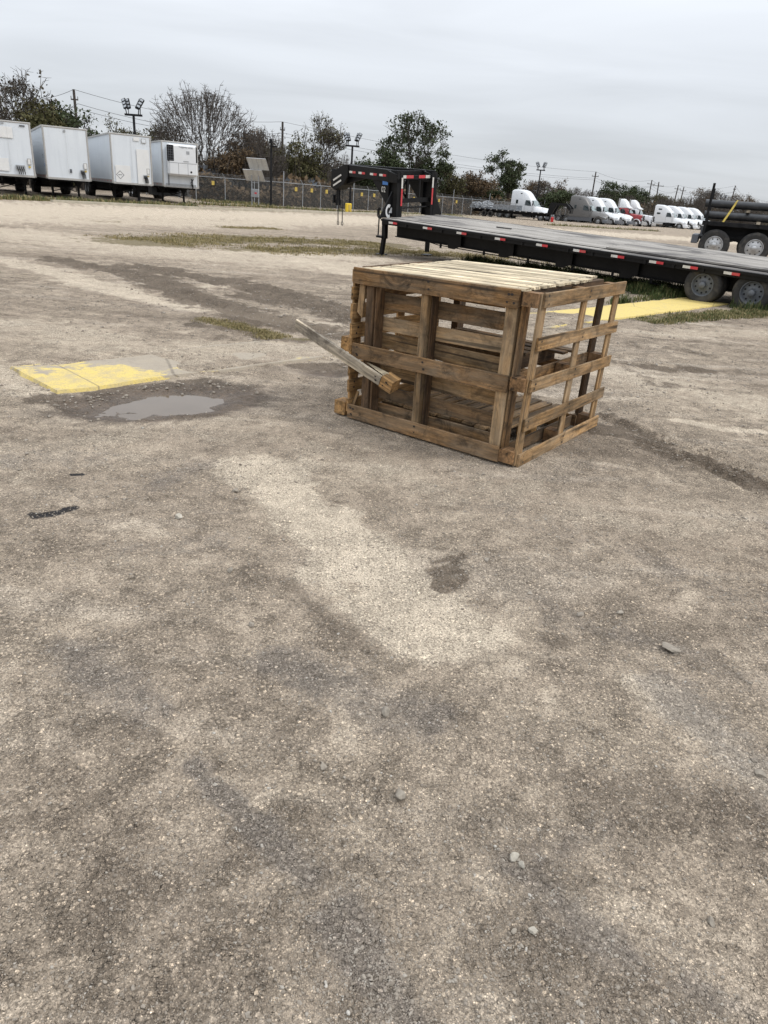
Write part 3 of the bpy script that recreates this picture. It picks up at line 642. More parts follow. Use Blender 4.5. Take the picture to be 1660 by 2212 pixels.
for k, (z0, z1, m_) in enumerate([(.925, 1.012, 'wood'), (.765, .872, 'wood_grey'), (.628, .718, 'wood_end'), (.508, .608, 'wood_end'), (.418, .495, 'wood'), (.305, .395, 'wood_end'), (.165, .258, 'wood_grey'), (.035, .128, 'wood')]):
    W = z1-z0; mm_ = 'wood' if m_ == 'wood_grey' and k == 1 else ('wood' if m_ == 'wood_grey' else m_)
    board(fp, 'deck_board', (.625, .125+.0018*(k % 3), (z0+z1)/2), 1.20, W, .017, 'x', 'y', mm_, nl(1.2, W, (.10, .58, 1.15), 1), warp=.006, seed=k+40, tilt=random.uniform(-.004, .004), bow=.004*(k % 2))
# --- right pallet: block pallet on edge, five slats outside
C_ = at(1115.5, 1011); PA = R_(54.7)
rp = empty('wooden_pallet', mtx=frame((C_.x, C_.y, 0), PA) @ Matrix.Rotation(R_(.6), 4, 'X'), label='block pallet standing on edge as the right side of the crate, five slats outward', cat='pallet', group=G_CR)
PL = 1.30
for k, (z0, z1) in enumerate([(0.0, .082), (.222, .300), (.458, .535), (.700, .778), (.952, 1.035)]):
    L = PL-.012 if k in (1, 3) else PL-.002
    board(rp, 'slat', (PL/2+.012, .0075, (z0+z1)/2), L-.02, z1-z0, .015, 'x', 'y', 'wood_end', nl(L, z1-z0, (.06, .66, 1.24)), warp=.006, seed=70+k, tilt=random.uniform(-.006, .006))
PX = (.045, .655, 1.215)
for k, p_ in enumerate(PX):
    board(rp, 'cross_board', (p_, .023, .515), 1.02, .085 if k != 1 else .078, .015, 'z', 'y', 'wood_end', seed=80+k, warp=.004)
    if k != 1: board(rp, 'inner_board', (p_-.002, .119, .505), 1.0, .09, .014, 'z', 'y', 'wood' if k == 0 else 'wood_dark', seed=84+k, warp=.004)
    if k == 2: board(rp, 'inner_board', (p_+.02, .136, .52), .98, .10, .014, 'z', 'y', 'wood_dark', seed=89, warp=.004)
    for z_ in (.058, .505, .985):
        board(rp, 'block', (p_-(.022 if k == 0 else 0), .0315+.040, z_), .088, .094, .079, 'x', 'z', 'wood_block', seed=int(90+k*3+z_*10), bow=.0)
for z_ in (.055, .505, .975):
    board(rp, 'rail', (PL/2-.02, .1345, z_), 1.10, .08, .015, 'x', 'y', 'wood', seed=int(120+z_*10), warp=.004)
# --- back pallet
bp = empty('wooden_pallet', mtx=frame(CR_A, CR_ANG) @ Matrix.Translation((0.02, 1.13, 0)), label='dark pallet standing on edge as the back side of the crate', cat='pallet', group=G_CR)
for k, (u_, wd) in enumerate([(.06, .06)]):
    board(bp, 'stringer', (u_, .06, .50), 1.0, wd, .09, 'z', 'y', 'wood_dark', seed=130+k)
for k, (z0, z1, u1) in enumerate([(.90, .99, 1.0), (.76, .83, .50), (.60, .67, .50), (.40, .47, 1.12), (.24, .31, .5), (.02, .10, 1.2)]):
    board(bp, 'deck_board', (u1/2, .006, (z0+z1)/2), u1, z1-z0, .017, 'x', 'y', 'wood_warm' if k in (1, 2, 4) else 'wood', seed=140+k, warp=.004)
# --- left pallet: block pallet, deck inwards, blocks sticking out
lp = empty('wooden_pallet', mtx=frame(CR_A, CR_ANG) @ Matrix.Translation((-.035, -.005, 0)) @ Matrix.Rotation(R_(93), 4, 'Z'), label='fresher yellow pallet closing the left end of the crate, blocks sticking outward', cat='pallet', group=G_CR)
# local x runs away from the front, local y points out to the left
for k, (z0, z1) in enumerate([(.05, .14), (.19, .275), (.305, .395), (.43, .52), (.56, .66), (.69, .79), (.815, .90), (.93, 1.01)]):
    board(lp, 'deck_board', (.565, -.030, (z0+z1)/2), 1.12, z1-z0, .018, 'x', 'y', 'wood_warm', nl(1.1, z1-z0, (.05, .6)), seed=150+k, warp=.004)
for k, p_ in enumerate((.085, .62, 1.12)):
    board(lp, 'cross_board', (p_, -.010, .51), 1.0, .09, .018, 'z', 'y', 'wood_warm', seed=160+k)
for k, (p_, z_) in enumerate([(.075, .056), (.62, .056), (1.12, .056), (.12, .50), (1.12, .50), (1.12, .95)]):
    board(lp, 'block', (p_, .052, z_), .10, .098, .098, 'x', 'z', 'wood_warm', nails=[(-.01, .01), (.01, -.012)], seed=170+k, bow=0)
# --- top pallet, bleached slats
tpm = frame(CR_A, CR_ANG) @ Matrix.Translation((.03, .022, .928)) @ Matrix.Rotation(R_(1.5), 4, 'X') @ Matrix.Rotation(R_(-.8), 4, 'Y')
tp = empty('wooden_pallet', mtx=tpm, label='sun-bleached slatted pallet lying flat as the top of the crate', cat='pallet', group=G_CR)
for k in range(11):
    v_ = .040+k*.103; L = 1.20 if k < 9 else 1.14; wk = .077
    board(tp, 'slat', (.02+L/2+random.uniform(-.008, .008), v_, .088), L, wk, .016, 'x', 'z', 'wood_top', nl(L, wk, (.05, .6, 1.15), 2), seed=180+k, warp=.004, tilt=random.uniform(-.003, .003))
for k, u_ in enumerate((.05, .62, 1.19)):
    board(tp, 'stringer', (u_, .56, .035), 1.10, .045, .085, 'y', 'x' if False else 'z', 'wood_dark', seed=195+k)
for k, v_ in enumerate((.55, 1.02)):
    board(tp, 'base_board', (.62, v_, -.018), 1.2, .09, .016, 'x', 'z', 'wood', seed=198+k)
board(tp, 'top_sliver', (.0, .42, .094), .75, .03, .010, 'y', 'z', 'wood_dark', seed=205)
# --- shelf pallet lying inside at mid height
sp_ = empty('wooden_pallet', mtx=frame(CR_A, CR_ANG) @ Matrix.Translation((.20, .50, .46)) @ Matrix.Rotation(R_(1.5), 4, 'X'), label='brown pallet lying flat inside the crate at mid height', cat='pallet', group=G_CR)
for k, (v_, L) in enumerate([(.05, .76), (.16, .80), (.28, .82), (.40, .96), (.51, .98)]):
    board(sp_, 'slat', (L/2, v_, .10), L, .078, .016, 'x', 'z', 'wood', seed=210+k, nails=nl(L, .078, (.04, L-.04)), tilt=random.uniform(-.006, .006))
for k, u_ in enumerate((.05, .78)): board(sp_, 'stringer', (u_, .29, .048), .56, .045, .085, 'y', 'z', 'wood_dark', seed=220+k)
board(sp_, 'base_board', (.45, .10, -.004), .85, .08, .016, 'x', 'z', 'wood', seed=224)
# --- floor pallet
fl = empty('wooden_pallet', mtx=frame(CR_A, CR_ANG) @ Matrix.Translation((.16, .17, 0)), label='pallet lying on the ground inside the crate, slats running front to back', cat='pallet', group=G_CR)
for k in range(10):
    board(fl, 'slat', (.045+k*.098, .48+random.uniform(-.01, .01), .142+random.uniform(-.002, .002)), .96, .080, .016, 'y', 'z', 'wood_end', seed=230+k, nails=nl(.96, .08, (.05, .48, .92)), tilt=random.uniform(-.006, .006))
for k, v_ in enumerate((.06, .48, .90)):
    board(fl, 'cross_board', (.49, v_, .124), .98, .085, .018, 'x', 'z', 'wood', seed=242+k)
    for j, u_ in enumerate((.06, .49, .92)):
        board(fl, 'block', (u_, v_, .063), .10, .10, .096, 'x', 'z', 'wood_warm', seed=250+k*3+j)
# --- snapped plank with a block on its end, and small splinters
a0 = Vector((0, 0, 0))
plm = frame(CR_A, CR_ANG)
def uvz(px, py, v_):      # point seen at this pixel on the plane v = v_ of the crate frame
    d = _f*CF + RT*(px-CW/2) + UP*(CH/2-py); nrm = Vector((-math.sin(CR_ANG), math.cos(CR_ANG), 0)); o_ = CR_A+nrm*v_
    t = ((o_-Vector((0, 0, CAMZ))).dot(nrm))/d.dot(nrm); q = Vector((0, 0, CAMZ))+d*t; return plm.inverted() @ q
qa = uvz(640, 700, -.16); qb = uvz(822, 822, -.07); dr = (qb-qa)
pk = empty('broken_plank', mtx=plm @ Matrix.Translation(qa), label='snapped grey plank with a block on its end jutting left from the crate', cat='plank')
board(pk, 'plank', (dr/2)[:], dr.length, .075, .020, dr[:], (0.12, 1, 0.1), 'wood_grey', nails=[(dr.length/2-.03, .012), (dr.length/2-.04, -.012)], split=0, seed=261)
dn = dr.normalized(); be = dr+dn*.045+Vector((0, .045, .003))
board(pk, 'block', be[:], .095, .085, .10, dn[:], (0.12, 1, 0.1), 'wood_warm', nails=[(-.02, .015), (.015, -.015), (.0, -.02)], seed=262)
sq = dr+Vector((-.10, .06, .10)); mbs = MB(); e0 = dr+dn*.03+Vector((0, .05, .04)); e1 = uvz(785, 778, .03)-qa
dd = (e1-e0); mbs.add([e0+Vector((0, .012, -.015)), e0+Vector((0, -.012, -.015)), e0+Vector((0, 0, .018)), e0+dd*.5+Vector((0, .008, -.008)), e0+dd*.5+Vector((0, -.008, -.008)), e0+dd*.5+Vector((0, 0, .010)), e1], [[0, 3, 4, 1], [1, 4, 5, 2], [2, 5, 3, 0], [3, 6, 4], [4, 6, 5], [5, 6, 3], [0, 1, 2]])
mbs.build('splinter', M['wood_top'], pk)
q0 = uvz(762, 880, .03); q1 = uvz(773, 850, .05)
sl_ = empty('wood_scrap', mtx=plm @ Matrix.Translation(q0), label='short split lath leaning inside the lower left corner of the crate', cat='wood scrap')
board(sl_, 'lath', ((q1-q0)/2)[:], (q1-q0).length+.03, .022, .012, (q1-q0)[:], 'y', 'wood_end', seed=270)
# ------------------------------------------------------------------ vehicle materials
M['black'] = simple('black_frame_paint', (.006, .006, .0065), .5, var=.25, dirt=(.035, .030, .025), dirtamt=.15, grime=3, spec=.22)
M['black_matt'] = simple('dark_steel', (.011, .011, .012), .8, var=.3, dirt=(.05, .043, .035), dirtamt=.25, spec=.2)
M['rubber'] = simple('tyre_rubber', (.026, .025, .024), .85, var=.25, scale=12, bump=.2, dirt=(.10, .088, .072), dirtamt=.75, grime=5)
M['rim_grey'] = simple('grey_painted_rim', (.12, .13, .145), .55, var=.2, dirt=(.10, .085, .07), dirtamt=.5)
M['alu'] = simple('aluminium', (.50, .50, .50), .38, metal=.7, var=.2, dirt=(.2, .19, .17), dirtamt=.5)
M['steel'] = simple('galvanised_steel', (.32, .33, .34), .5, metal=.5, var=.2)
M['white'] = simple('white_vehicle_paint', (.62, .63, .64), .25, var=.04, scale=2, dirt=(.60, .58, .53), dirtamt=.3, grime=1.5)
M['grey_p'] = simple('warm_grey_paint', (.115, .11, .105), .4, metal=.2, var=.06, scale=2)
M['grey_d'] = simple('dark_grey_skirt', (.085, .09, .10), .5, var=.1)
M['red_p'] = simple('dark_red_paint', (.25, .018, .02), .3, var=.12)
M['glass'] = simple('tinted_glass', (.03, .04, .042), .06, var=.1)
M['wind'] = simple('windscreen', (.16, .20, .20), .05, var=.15, scale=1.5)
M['refl_w'] = simple('reflector_white', (.60, .58, .54), .4, var=.1, scale=20, dirt=(.4, .35, .28))
M['refl_r'] = simple('reflector_red', (.50, .035, .045), .4, var=.15, scale=20, dirt=(.4, .15, .12))
M['box_w'] = None
def panelmat():
    t = MT('trailer_panel'); v = t.coord('Object', rnd=True)
    mp = t.n('ShaderNodeMapping'); mp.inputs['Scale'].default_value = (2.2, 2.2, .22); t.l(v, mp.inputs[0])
    n1 = t.noise(mp.outputs[0], 2, 5, .6); n2 = t.noise(v, .7, 4); n3 = t.noise(v, 14, 4)
    c = t.mix(n2, (.58, .615, .65), (.66, .69, .715)); c = t.mix(t.rng(n1, .45, .75, 0, .4), c, (.47, .50, .54))
    c = t.mix(t.rng(n3, .62, .8, 0, .35), c, (.42, .40, .37))
    return t.fin(c, .42, 0, None, .5)
M['box_w'] = panelmat()
M['patch'] = simple('repair_sheet_white', (.66, .66, .65), .4, var=.05, scale=3, dirt=(.6, .56, .5), dirtamt=.3)
M['box_trim'] = simple('dull_aluminium_trim', (.40, .39, .37), .5, metal=.3, var=.15, dirt=(.24, .20, .16), dirtamt=.5)
M['yellow'] = simple('yellow_paint', (.72, .50, .03), .5, var=.1)
M['sign_y'] = simple('yellow_sign', (.50, .36, .08), .7, var=.15)
M['blue_dec'] = simple('blue_decal', (.05, .16, .42), .5)
M['bluegrey'] = simple('blue_grey_roof', (.065, .080, .098), .85, var=.25)
M['wall_w'] = simple('painted_siding', (.38, .38, .37), .8, var=.2)
M['pole'] = simple('dark_timber_pole', (.055, .045, .038), .9, var=.3, scale=4)
M['lampglass'] = simple('lamp_lens', (.30, .32, .34), .25, var=.05)
M['netting'] = simple('grey_netting', (.22, .23, .24), .8, var=.5, scale=6)
M['strap'] = simple('yellow_strap', (.45, .34, .07), .8, var=.3, scale=20)
M['red'] = simple('red_lens', (.45, .02, .02), .3)
M['pipe'] = simple('black_pipe', (.022, .024, .027), .42, var=.25, scale=3, dirt=(.07, .07, .07), dirtamt=.4)
def deckmat():
    t = MT('bleached_deck_planks'); v = t.coord('Object')
    s = t.n('ShaderNodeSeparateXYZ'); t.l(v, s.inputs[0])
    pid = t.math('FLOOR', t.math('DIVIDE', s.outputs[1], .142)); wn = t.n('ShaderNodeTexWhiteNoise', noise_dimensions='1D'); t.l(pid, wn.inputs['W'])
    fr = t.math('FRACT', t.math('DIVIDE', s.outputs[1], .142)); gap = t.math('MINIMUM', fr, t.math('SUBTRACT', 1.0, fr))
    mp = t.n('ShaderNodeMapping'); mp.inputs['Scale'].default_value = (.8, 14, 14); t.l(v, mp.inputs[0]); g = t.noise(mp.outputs[0], 2.0, 6, .7, .5)
    mp2 = t.n('ShaderNodeMapping'); mp2.inputs['Scale'].default_value = (.35, 1.1, 1); t.l(v, mp2.inputs[0]); b = t.noise(mp2.outputs[0], 1.3, 6, .65, .8)
    c = t.mix(g, (.21, .195, .175), (.50, .47, .43)); c = t.mix(t.rng(wn.outputs[0], 0, 1, 0, .65), c, (.20, .185, .165))
    c = t.mix(t.rng(b, .50, .60, 0, .82), c, (.075, .070, .068)); c = t.mix(t.rng(b, .30, .42, .45, 0), c, (.52, .49, .45))
    c = t.mix(t.rng(gap, .04, .10, .95, 0), c, (.025, .022, .02))
    return t.fin(c, .85, 0, t.bump(t.math('ADD', g, t.rng(gap, .02, .07)), .4, .008), .25)
M['deck'] = deckmat()
def tyre_rim(parent, loc, R, W, rimmat, side=-1, rimR=None, holes=8, n=36, name='wheel', dish=.03, hubcol=None):
    """wheel with its outer face towards side*Y"""
    rimR = rimR or R*.60; h = W/2; mb = MB(); s = side
    prof = [(rimR*.97, s*h*.62), (rimR*1.04, s*h*.86), (R*.80, s*h*1.02), (R*.90, s*h*.98), (R*.965, s*h*.80), (R, s*h*.62)]
    prof += [(R*.985, s*h*.40), (R*.985, s*h*.36), (R, s*h*.30), (R, -s*h*.30), (R*.985, -s*h*.36), (R, -s*h*.62), (R*.95, -s*h*.9), (R*.8, -s*h), (rimR, -s*h*.8)]
    if s > 0: prof = prof[::-1]
    mb.lathe(prof, (0, 0, 0), 'y', n); ty = mb.build(name, M['rubber'], parent, 'auto'); ty.location = loc
    mb = MB(); r = rimR; y0 = s*h*.62; yd = s*(h*.62-dish)
    prof = [(r*.98, s*h*.62), (r*1.0, s*h*.80), (r*.95, s*h*.82), (r*.90, s*h*.60), (r*.86, yd*.6), (r*.62, yd*.75), (r*.42, yd+s*.012), (r*.30, yd+s*.015), (r*.28, yd+s*.07), (r*.18, yd+s*.085), (.001, yd+s*.088)]
    if s > 0: prof = prof[::-1]
    mb.lathe(prof, (0, 0, 0), 'y', n)
    for k in range(holes):
        a = 2*math.pi*(k+.5)/holes; yy = yd*.70+s*.008
        c = Vector((math.cos(a)*r*.70, yy, math.sin(a)*r*.70)); mb.cyl(c-Vector((0, s*.01, 0)), c+Vector((0, s*.004, 0)), r*.075, n=10, mi=1)
        a = 2*math.pi*k/holes; c = Vector((math.cos(a)*r*.38, yd+s*.012, math.sin(a)*r*.38)); mb.cyl(c, c+Vector((0, s*.025, 0)), r*.045, n=6)
    rm = mb.build('rim', [rimmat, M['black_matt']], ty, 'auto'); return ty

# ------------------------------------------------------------------ gooseneck flatbed trailer
TA = R_(-42); TX = Vector((math.cos(TA), math.sin(TA), -.030)).normalized(); TN = Vector((-math.sin(TA), math.cos(TA), .072)).normalized(); TZ = TX.cross(TN).normalized(); TN = TZ.cross(TX)
TM = Matrix(((TX.x, TN.x, TZ.x, -.61), (TX.y, TN.y, TZ.y, 20.56), (TX.z, TN.z, TZ.z, 0), (0, 0, 0, 1)))
gt = empty('gooseneck_trailer', mtx=TM, label='long black gooseneck flatbed trailer with bleached plank deck behind the crate', cat='trailer')
DZ, TLn, TWd = .94, 12.4, 2.5
mb = MB(); mb.box((TLn/2, TWd/2, DZ-.004), (TLn-.05, TWd-.56, .045)); mb.box((6.4/2, .155, DZ-.015), (6.4, .24, .04)); mb.box((6.4/2, TWd-.155, DZ-.015), (6.4, .24, .04))
mb.box((6.42+(TLn-6.5)/2, .15, DZ-.020), (TLn-6.5, .22, .04)); mb.box((6.42+(TLn-6.5)/2, TWd-.15, DZ-.020), (TLn-6.5, .22, .04))
mb.box((6.42+(TLn-6.5)/2, TWd/2, DZ+.032), (TLn-6.5, TWd-.60, .03)); mb.build('deck', M['deck'], gt)
for w_ in (0.0, TWd):
    mb = MB(); mb.box((TLn/2, w_, DZ-.065), (TLn, .035, .135), bev=.006); mb.box((TLn/2, w_+(.03 if w_ == 0 else -.03), DZ-.125), (TLn, .06, .012))
    sgn = -1 if w_ == 0 else 1
    for k in range(21): mb.box((.3+k*.6, w_+sgn*.032, DZ-.07), (.05, .03, .11))
    mb.box((TLn/2, w_+sgn*.048, DZ-.025), (TLn, .012, .05)); mb.build('side_rail', M['black'], gt)
mb = MB(); mb.box((.02, TWd/2, DZ-.07), (.06, TWd, .16)); mb.build('front_rail', M['black'], gt)
mb = MB()
for w_ in (.50, 2.0):
    mb.box((TLn/2, w_, DZ-.10), (TLn-.2, .16, .02)); mb.box((TLn/2, w_, DZ-.27), (TLn-.2, .02, .36)); mb.box((TLn/2, w_, DZ-.46), (TLn-.2, .16, .02))
mb.build('main_beam', M['black'], gt)
mb = MB()
for k in range(21): mb.box((.35+k*.585, TWd/2, DZ-.085), (.05, TWd-.1, .08))
mb.build('cross_member', M['black'], gt)
for k, s_ in enumerate((1.9, 3.5, 5.1, 6.7)):        # outriggers under the near edge
    mb = MB(); mb.prism([(s_, DZ-.12), (s_+.5, DZ-.12), (s_+.5, DZ-.44), (s_+.30, DZ-.53), (s_+.10, DZ-.53)], .40, .42)
    mb.build('gusset', M['black'], gt)
for w_ in (.46,):
    mb = MB(); mb.tube([(.9, w_, DZ-.42), (1.6, w_, DZ-.50), (8.1, w_, DZ-.56)], .012, 6)
    for s_ in (1.7, 3.1, 4.4, 5.6, 6.6, 7.5): mb.box((s_, w_, DZ-.50), (.05, .03, .13))
    mb.build('truss_rod', M['black'], gt)
for s_ in (.45, 1.65, 2.75, 3.9, 5.05, 6.0, 6.9, 7.75, 8.45, 9.25, 10.2, 11.2, 12.0):
    fade = s_ in (3.9, 6.0, 6.9); mb = MB(); L = .30
    mb.box((s_-.075, -.058, DZ-.062), (.15, .004, .05), mi=0); mb.box((s_+.075, -.058, DZ-.062), (.15, .004, .05), mi=1); mb.build('reflector', [M['refl_w'], M['refl_r']], gt)
# gooseneck
for w_ in (.55, 1.95):
    mb = MB(); mb.box((-.08, w_, 1.52), (.34, .05, 1.16), bev=.008); mb.box((-.24, w_, 1.50), (.02, .22, 1.10)); mb.box((.08, w_, 1.50), (.02, .22, 1.10))
    mb.prism([(-.30, 1.86), (-.30, 1.15), (-.98, 1.86)], w_-.015, w_+.015)
    mb.prism([(-.30, 2.09), (.03, 2.00), (.09, 1.90), (.09, 1.80), (-.30, 1.80)], w_-.11, w_+.11)
    mb.build('upright', M['black'], gt)
mb = MB()
for w_, c_ in ((.55, .66), (1.95, .90)):
    mb.bar((-.28, w_, 1.955), (-2.05, c_+.0, 1.985), .13, .30, bev=.008)
mb.bar((-2.0, .66, 1.985), (-2.0, .92, 1.985), .3, .28)
mb.build('neck', M['black'], gt)
mb = MB()
mb.prism([(-1.95, 2.135), (-2.12, 2.13), (-2.62, 1.90), (-2.66, 1.52), (-2.50, 1.44), (-2.16, 1.60), (-1.95, 1.84)], .56, .98)
mb.prism([(-1.95, 1.85), (-2.18, 1.62), (-1.30, 1.83)], .70, .74)
mb.build('neck_head', M['black'], gt)
mb = MB(); mb.box((-2.60, .77, 1.78), (.14, .34, .42)); mb.cyl((-2.56, .77, 1.5), (-2.56, .77, 1.16), .062, n=12); mb.cyl((-2.56, .77, 1.18), (-2.56, .77, 1.03), .085, n=12); mb.box((-2.66, .70, 1.2), (.05, .08, .22)); mb.build('coupler', M['black_matt'], gt)
mb = MB()
for w_ in (TWd*.5,): mb.box((-.02, w_, 1.93), (.05, 1.5, .10)); mb.box((-.02, w_, 1.36), (.07, 1.4, .11)); mb.tube([(-.02, .6, 1.18), (-.02, 1.9, 1.18)], .022, 8)
for w_ in (.98, 1.48): mb.box((-.05, w_, 1.66), (.05, .05, .55))
mb.bar((-.10, .62, 1.42), (-.10, 1.0, 1.85), .03, .05); mb.bar((-.10, .62, 1.85), (-.10, 1.0, 1.42), .03, .05)
mb.box((-.30, TWd*.5, 2.03), (.06, 1.4, .09)); mb.box((-1.0, TWd*.44, 1.99), (.06, 1.0, .08)); mb.build('crosspiece', M['black'], gt)
mb = MB()
mb.add([Vector((-.09, .44, 1.55)), Vector((-.09, .0, DZ+.01)), Vector((-.09, .44, DZ+.01)), Vector((-.06, .44, 1.55)), Vector((-.06, .0, DZ+.01)), Vector((-.06, .44, DZ+.01))], [[0, 1, 2], [3, 5, 4], [0, 3, 4, 1], [1, 4, 5, 2], [0, 2, 5, 3]])
mb.bar((-.075, .44, 1.57), (-.075, -.01, DZ), .07, .025, up=(1, 0, 0)); mb.build('side_brace', M['black'], gt); mb = MB()
mb.add([Vector((-.09, 2.06, 1.60)), Vector((-.09, 2.5, DZ+.01)), Vector((-.09, 2.06, DZ+.01)), Vector((-.06, 2.06, 1.60)), Vector((-.06, 2.5, DZ+.01)), Vector((-.06, 2.06, DZ+.01))], [[0, 2, 1], [3, 4, 5], [0, 1, 4, 3], [1, 2, 5, 4], [0, 3, 5, 2]])
mb.bar((-.075, 2.06, 1.62), (-.075, 2.51, DZ), .07, .025, up=(1, 0, 0)); mb.build('side_brace', M['black'], gt)
def refl(pts, mi, y=-1):
    mb = MB(); 
    for c, sz, m_ in pts: mb.box(c, sz, mi=m_)
    return mb.build('reflector', [M['refl_w'], M['refl_r']], gt)
fw = lambda s_: .55+(.66-.55)*(-s_-.28)/1.77-.068
for s_, a, b in ((-1.78, 0, 1), (-1.38, 0, 1), (-.90, 0, 1), (-.52, 0, 1)):
    rt_ = Matrix.Rotation(math.atan2(-(.11), 1.77), 3, 'Z'); mb = MB(); mb.box((s_-.07, fw(s_-.07), 1.955), (.13, .006, .055), rt_, 0); mb.box((s_+.07, fw(s_+.07), 1.955), (.13, .006, .055), rt_, 1); mb.build('reflector', [M['refl_w'], M['refl_r']], gt)
for dz_ in (0, -.14):
    mb = MB(); mb.bar((-2.55, .555, 1.70+dz_), (-2.22, .555, 1.86+dz_), .006, .045, up=(0, 0, 1)); mb.build('reflector', M['refl_w'], gt)
mb = MB(); mb.box((.012, .74, 1.945), (.006, .24, .075), mi=0); mb.box((.012, 1.01, 1.945), (.006, .28, .075), mi=1); mb.box((.012, 1.50, 1.945), (.006, .26, .075), mi=1); mb.box((.012, 1.77, 1.945), (.006, .24, .075), mi=0); mb.build('reflector', [M['refl_w'], M['refl_r']], gt)
for w_ in (.62, 1.88):
    mb = MB(); mb.box((.095, w_, 1.80), (.008, .055, .26), mi=0); mb.box((.095, w_, 1.45), (.008, .055, .42), mi=1); mb.build('reflector', [M['refl_w'], M['refl_r']], gt)
mb = MB(); mb.box((-.42, .505, 1.78), (.20, .006, .11)); mb.build('decal', M['blue_dec'], gt)
def text_mesh(name, s, size, mtx, mat, parent, ext=.002, sx=1.0):
    cu = bpy.data.curves.new(name, 'FONT'); cu.body = s; cu.size = size; cu.extrude = ext; cu.align_x = 'CENTER'; cu.align_y = 'CENTER'
    to = bpy.data.objects.new('tmp', cu); COL.objects.link(to); dg = bpy.context.evaluated_depsgraph_get(); me = bpy.data.meshes.new_from_object(to.evaluated_get(dg))
    COL.objects.unlink(to); bpy.data.objects.remove(to); me.materials.clear(); me.materials.append(mat); me.name = name
    o = bpy.data.objects.new(name, me); COL.objects.link(o); o.parent = parent; o.matrix_local = mtx @ Matrix.Scale(sx, 4, (1, 0, 0)); return o
def facemat(loc, X, Z):     # text lying on a wall: X reading direction, Z up
    X = Vector(X).normalized(); Y = Vector(Z).normalized(); Zz = X.cross(Y); m_ = Matrix((X, Y, Zz)).transposed().to_4x4(); return Matrix.Translation(Vector(loc)) @ m_
text_mesh('number', '02', .20, facemat((-.50, .525, 1.60), (1, 0, 0), (0, 0, 1)), M['refl_w'], gt, sx=.8)
mb = MB(); nA_ = 20        # curled C mark on the front brace
for ro, ri, a0_, a1_ in ((.155, .085, 60, 300),):
    for k in range(nA_):
        t0, t1 = R_(a0_+(a1_-a0_)*k/nA_), R_(a0_+(a1_-a0_)*(k+1)/nA_)
        q = [Vector((-.115, .30+r*math.cos(t)*.8, 1.11+r*math.sin(t)*1.1)) for r, t in ((ro, t0), (ro, t1), (ri, t1), (ri, t0))]
        mb.add(q, [[0, 1, 2, 3], [3, 2, 1, 0]])
mb.add([Vector((-.115, .38, 1.19)), Vector((-.115, .30, 1.06)), Vector((-.115, .42, 1.06)), Vector((-.115, .42, 1.19))], [[0, 1, 2, 3], [3, 2, 1, 0]])
q = mb.build('emblem', M['white'], gt); q.location = (.06, 0, 0)
for s_, w_ in ((-.02, .14), (.12, 1.78)):
    near = w_ < 1
    mb = MB(); mb.box((s_, w_, .66), (.12, .12, .46)); mb.box((s_+(-.05 if near else 0), w_, .27), (.095, .095, .56), Matrix.Rotation(R_(9) if near else 0, 3, 'Y')); mb.box((s_+(-.10 if near else 0), w_, .012 if near else -.09), (.24, .24, .02))
    if near: mb.box((s_-.12, w_-.05, .47), (.20, .12, .05)); mb.tube([(s_-.2, w_-.05, .5), (s_-.18, w_-.05, 1.0), (s_-.2, w_-.05, 1.1), (s_-.16, w_-.05, 1.18)], .018, 6)
    mb.build('landing_leg', M['black'], gt)
mb = MB(); mb.tube([(-.15, .02, .95), (-.19, .02, 1.0), (-.19, .02, 1.14), (-.13, .02, 1.2), (-.1, .02, 1.17)], .02, 6); mb.build('crank', M['black_matt'], gt)
for s_, w_ in ((-2.38, .60), (-2.20, .60)):
    mb = MB()
    for k in range(24):
        z = 1.50-k*.037; ax_ = Vector((1, 0, 0)) if k % 2 else Vector((0, 1, 0)); pts = [Vector((s_, w_, z))+ax_*(.016*math.cos(t))+Vector((0, 0, .026*math.sin(t))) for t in [i*math.pi/4 for i in range(9)]]
        mb.tube(pts, .006, 4)
    pts = [Vector((s_+.035*math.cos(t), w_, .57+.05*math.sin(t))) for t in [i*math.pi/5 for i in range(11)]]; mb.tube(pts, .012, 5); mb.build('safety_chain', M['rubber'], gt)
for s_ in (8.72, 9.66):
    tyre_rim(gt, (s_, .13, .575), .362, .21, M['rim_grey'], -1, .215, 10)
    tyre_rim(gt, (s_, .38, .575), .362, .21, M['rim_grey'], -1, .215, 10, n=24)
    tyre_rim(gt, (s_, 2.37, .56), .365, .21, M['rim_grey'], 1, .215, 10, n=24)
    mb = MB(); mb.cyl((s_, .2, .60), (s_, 2.3, .56), .05); mb.build('axle', M['black_matt'], gt)
mb = MB(); mb.box((3.1, 1.2, .975), (.42, .05, .02), Matrix.Rotation(.1, 3, 'Z')); sq_ = mb.build('rubber_strip', M['rubber'], None); sq_.matrix_world = TM; tag(sq_, 'short black rubber strip lying on the flatbed deck near the gooseneck', 'rubber strip')
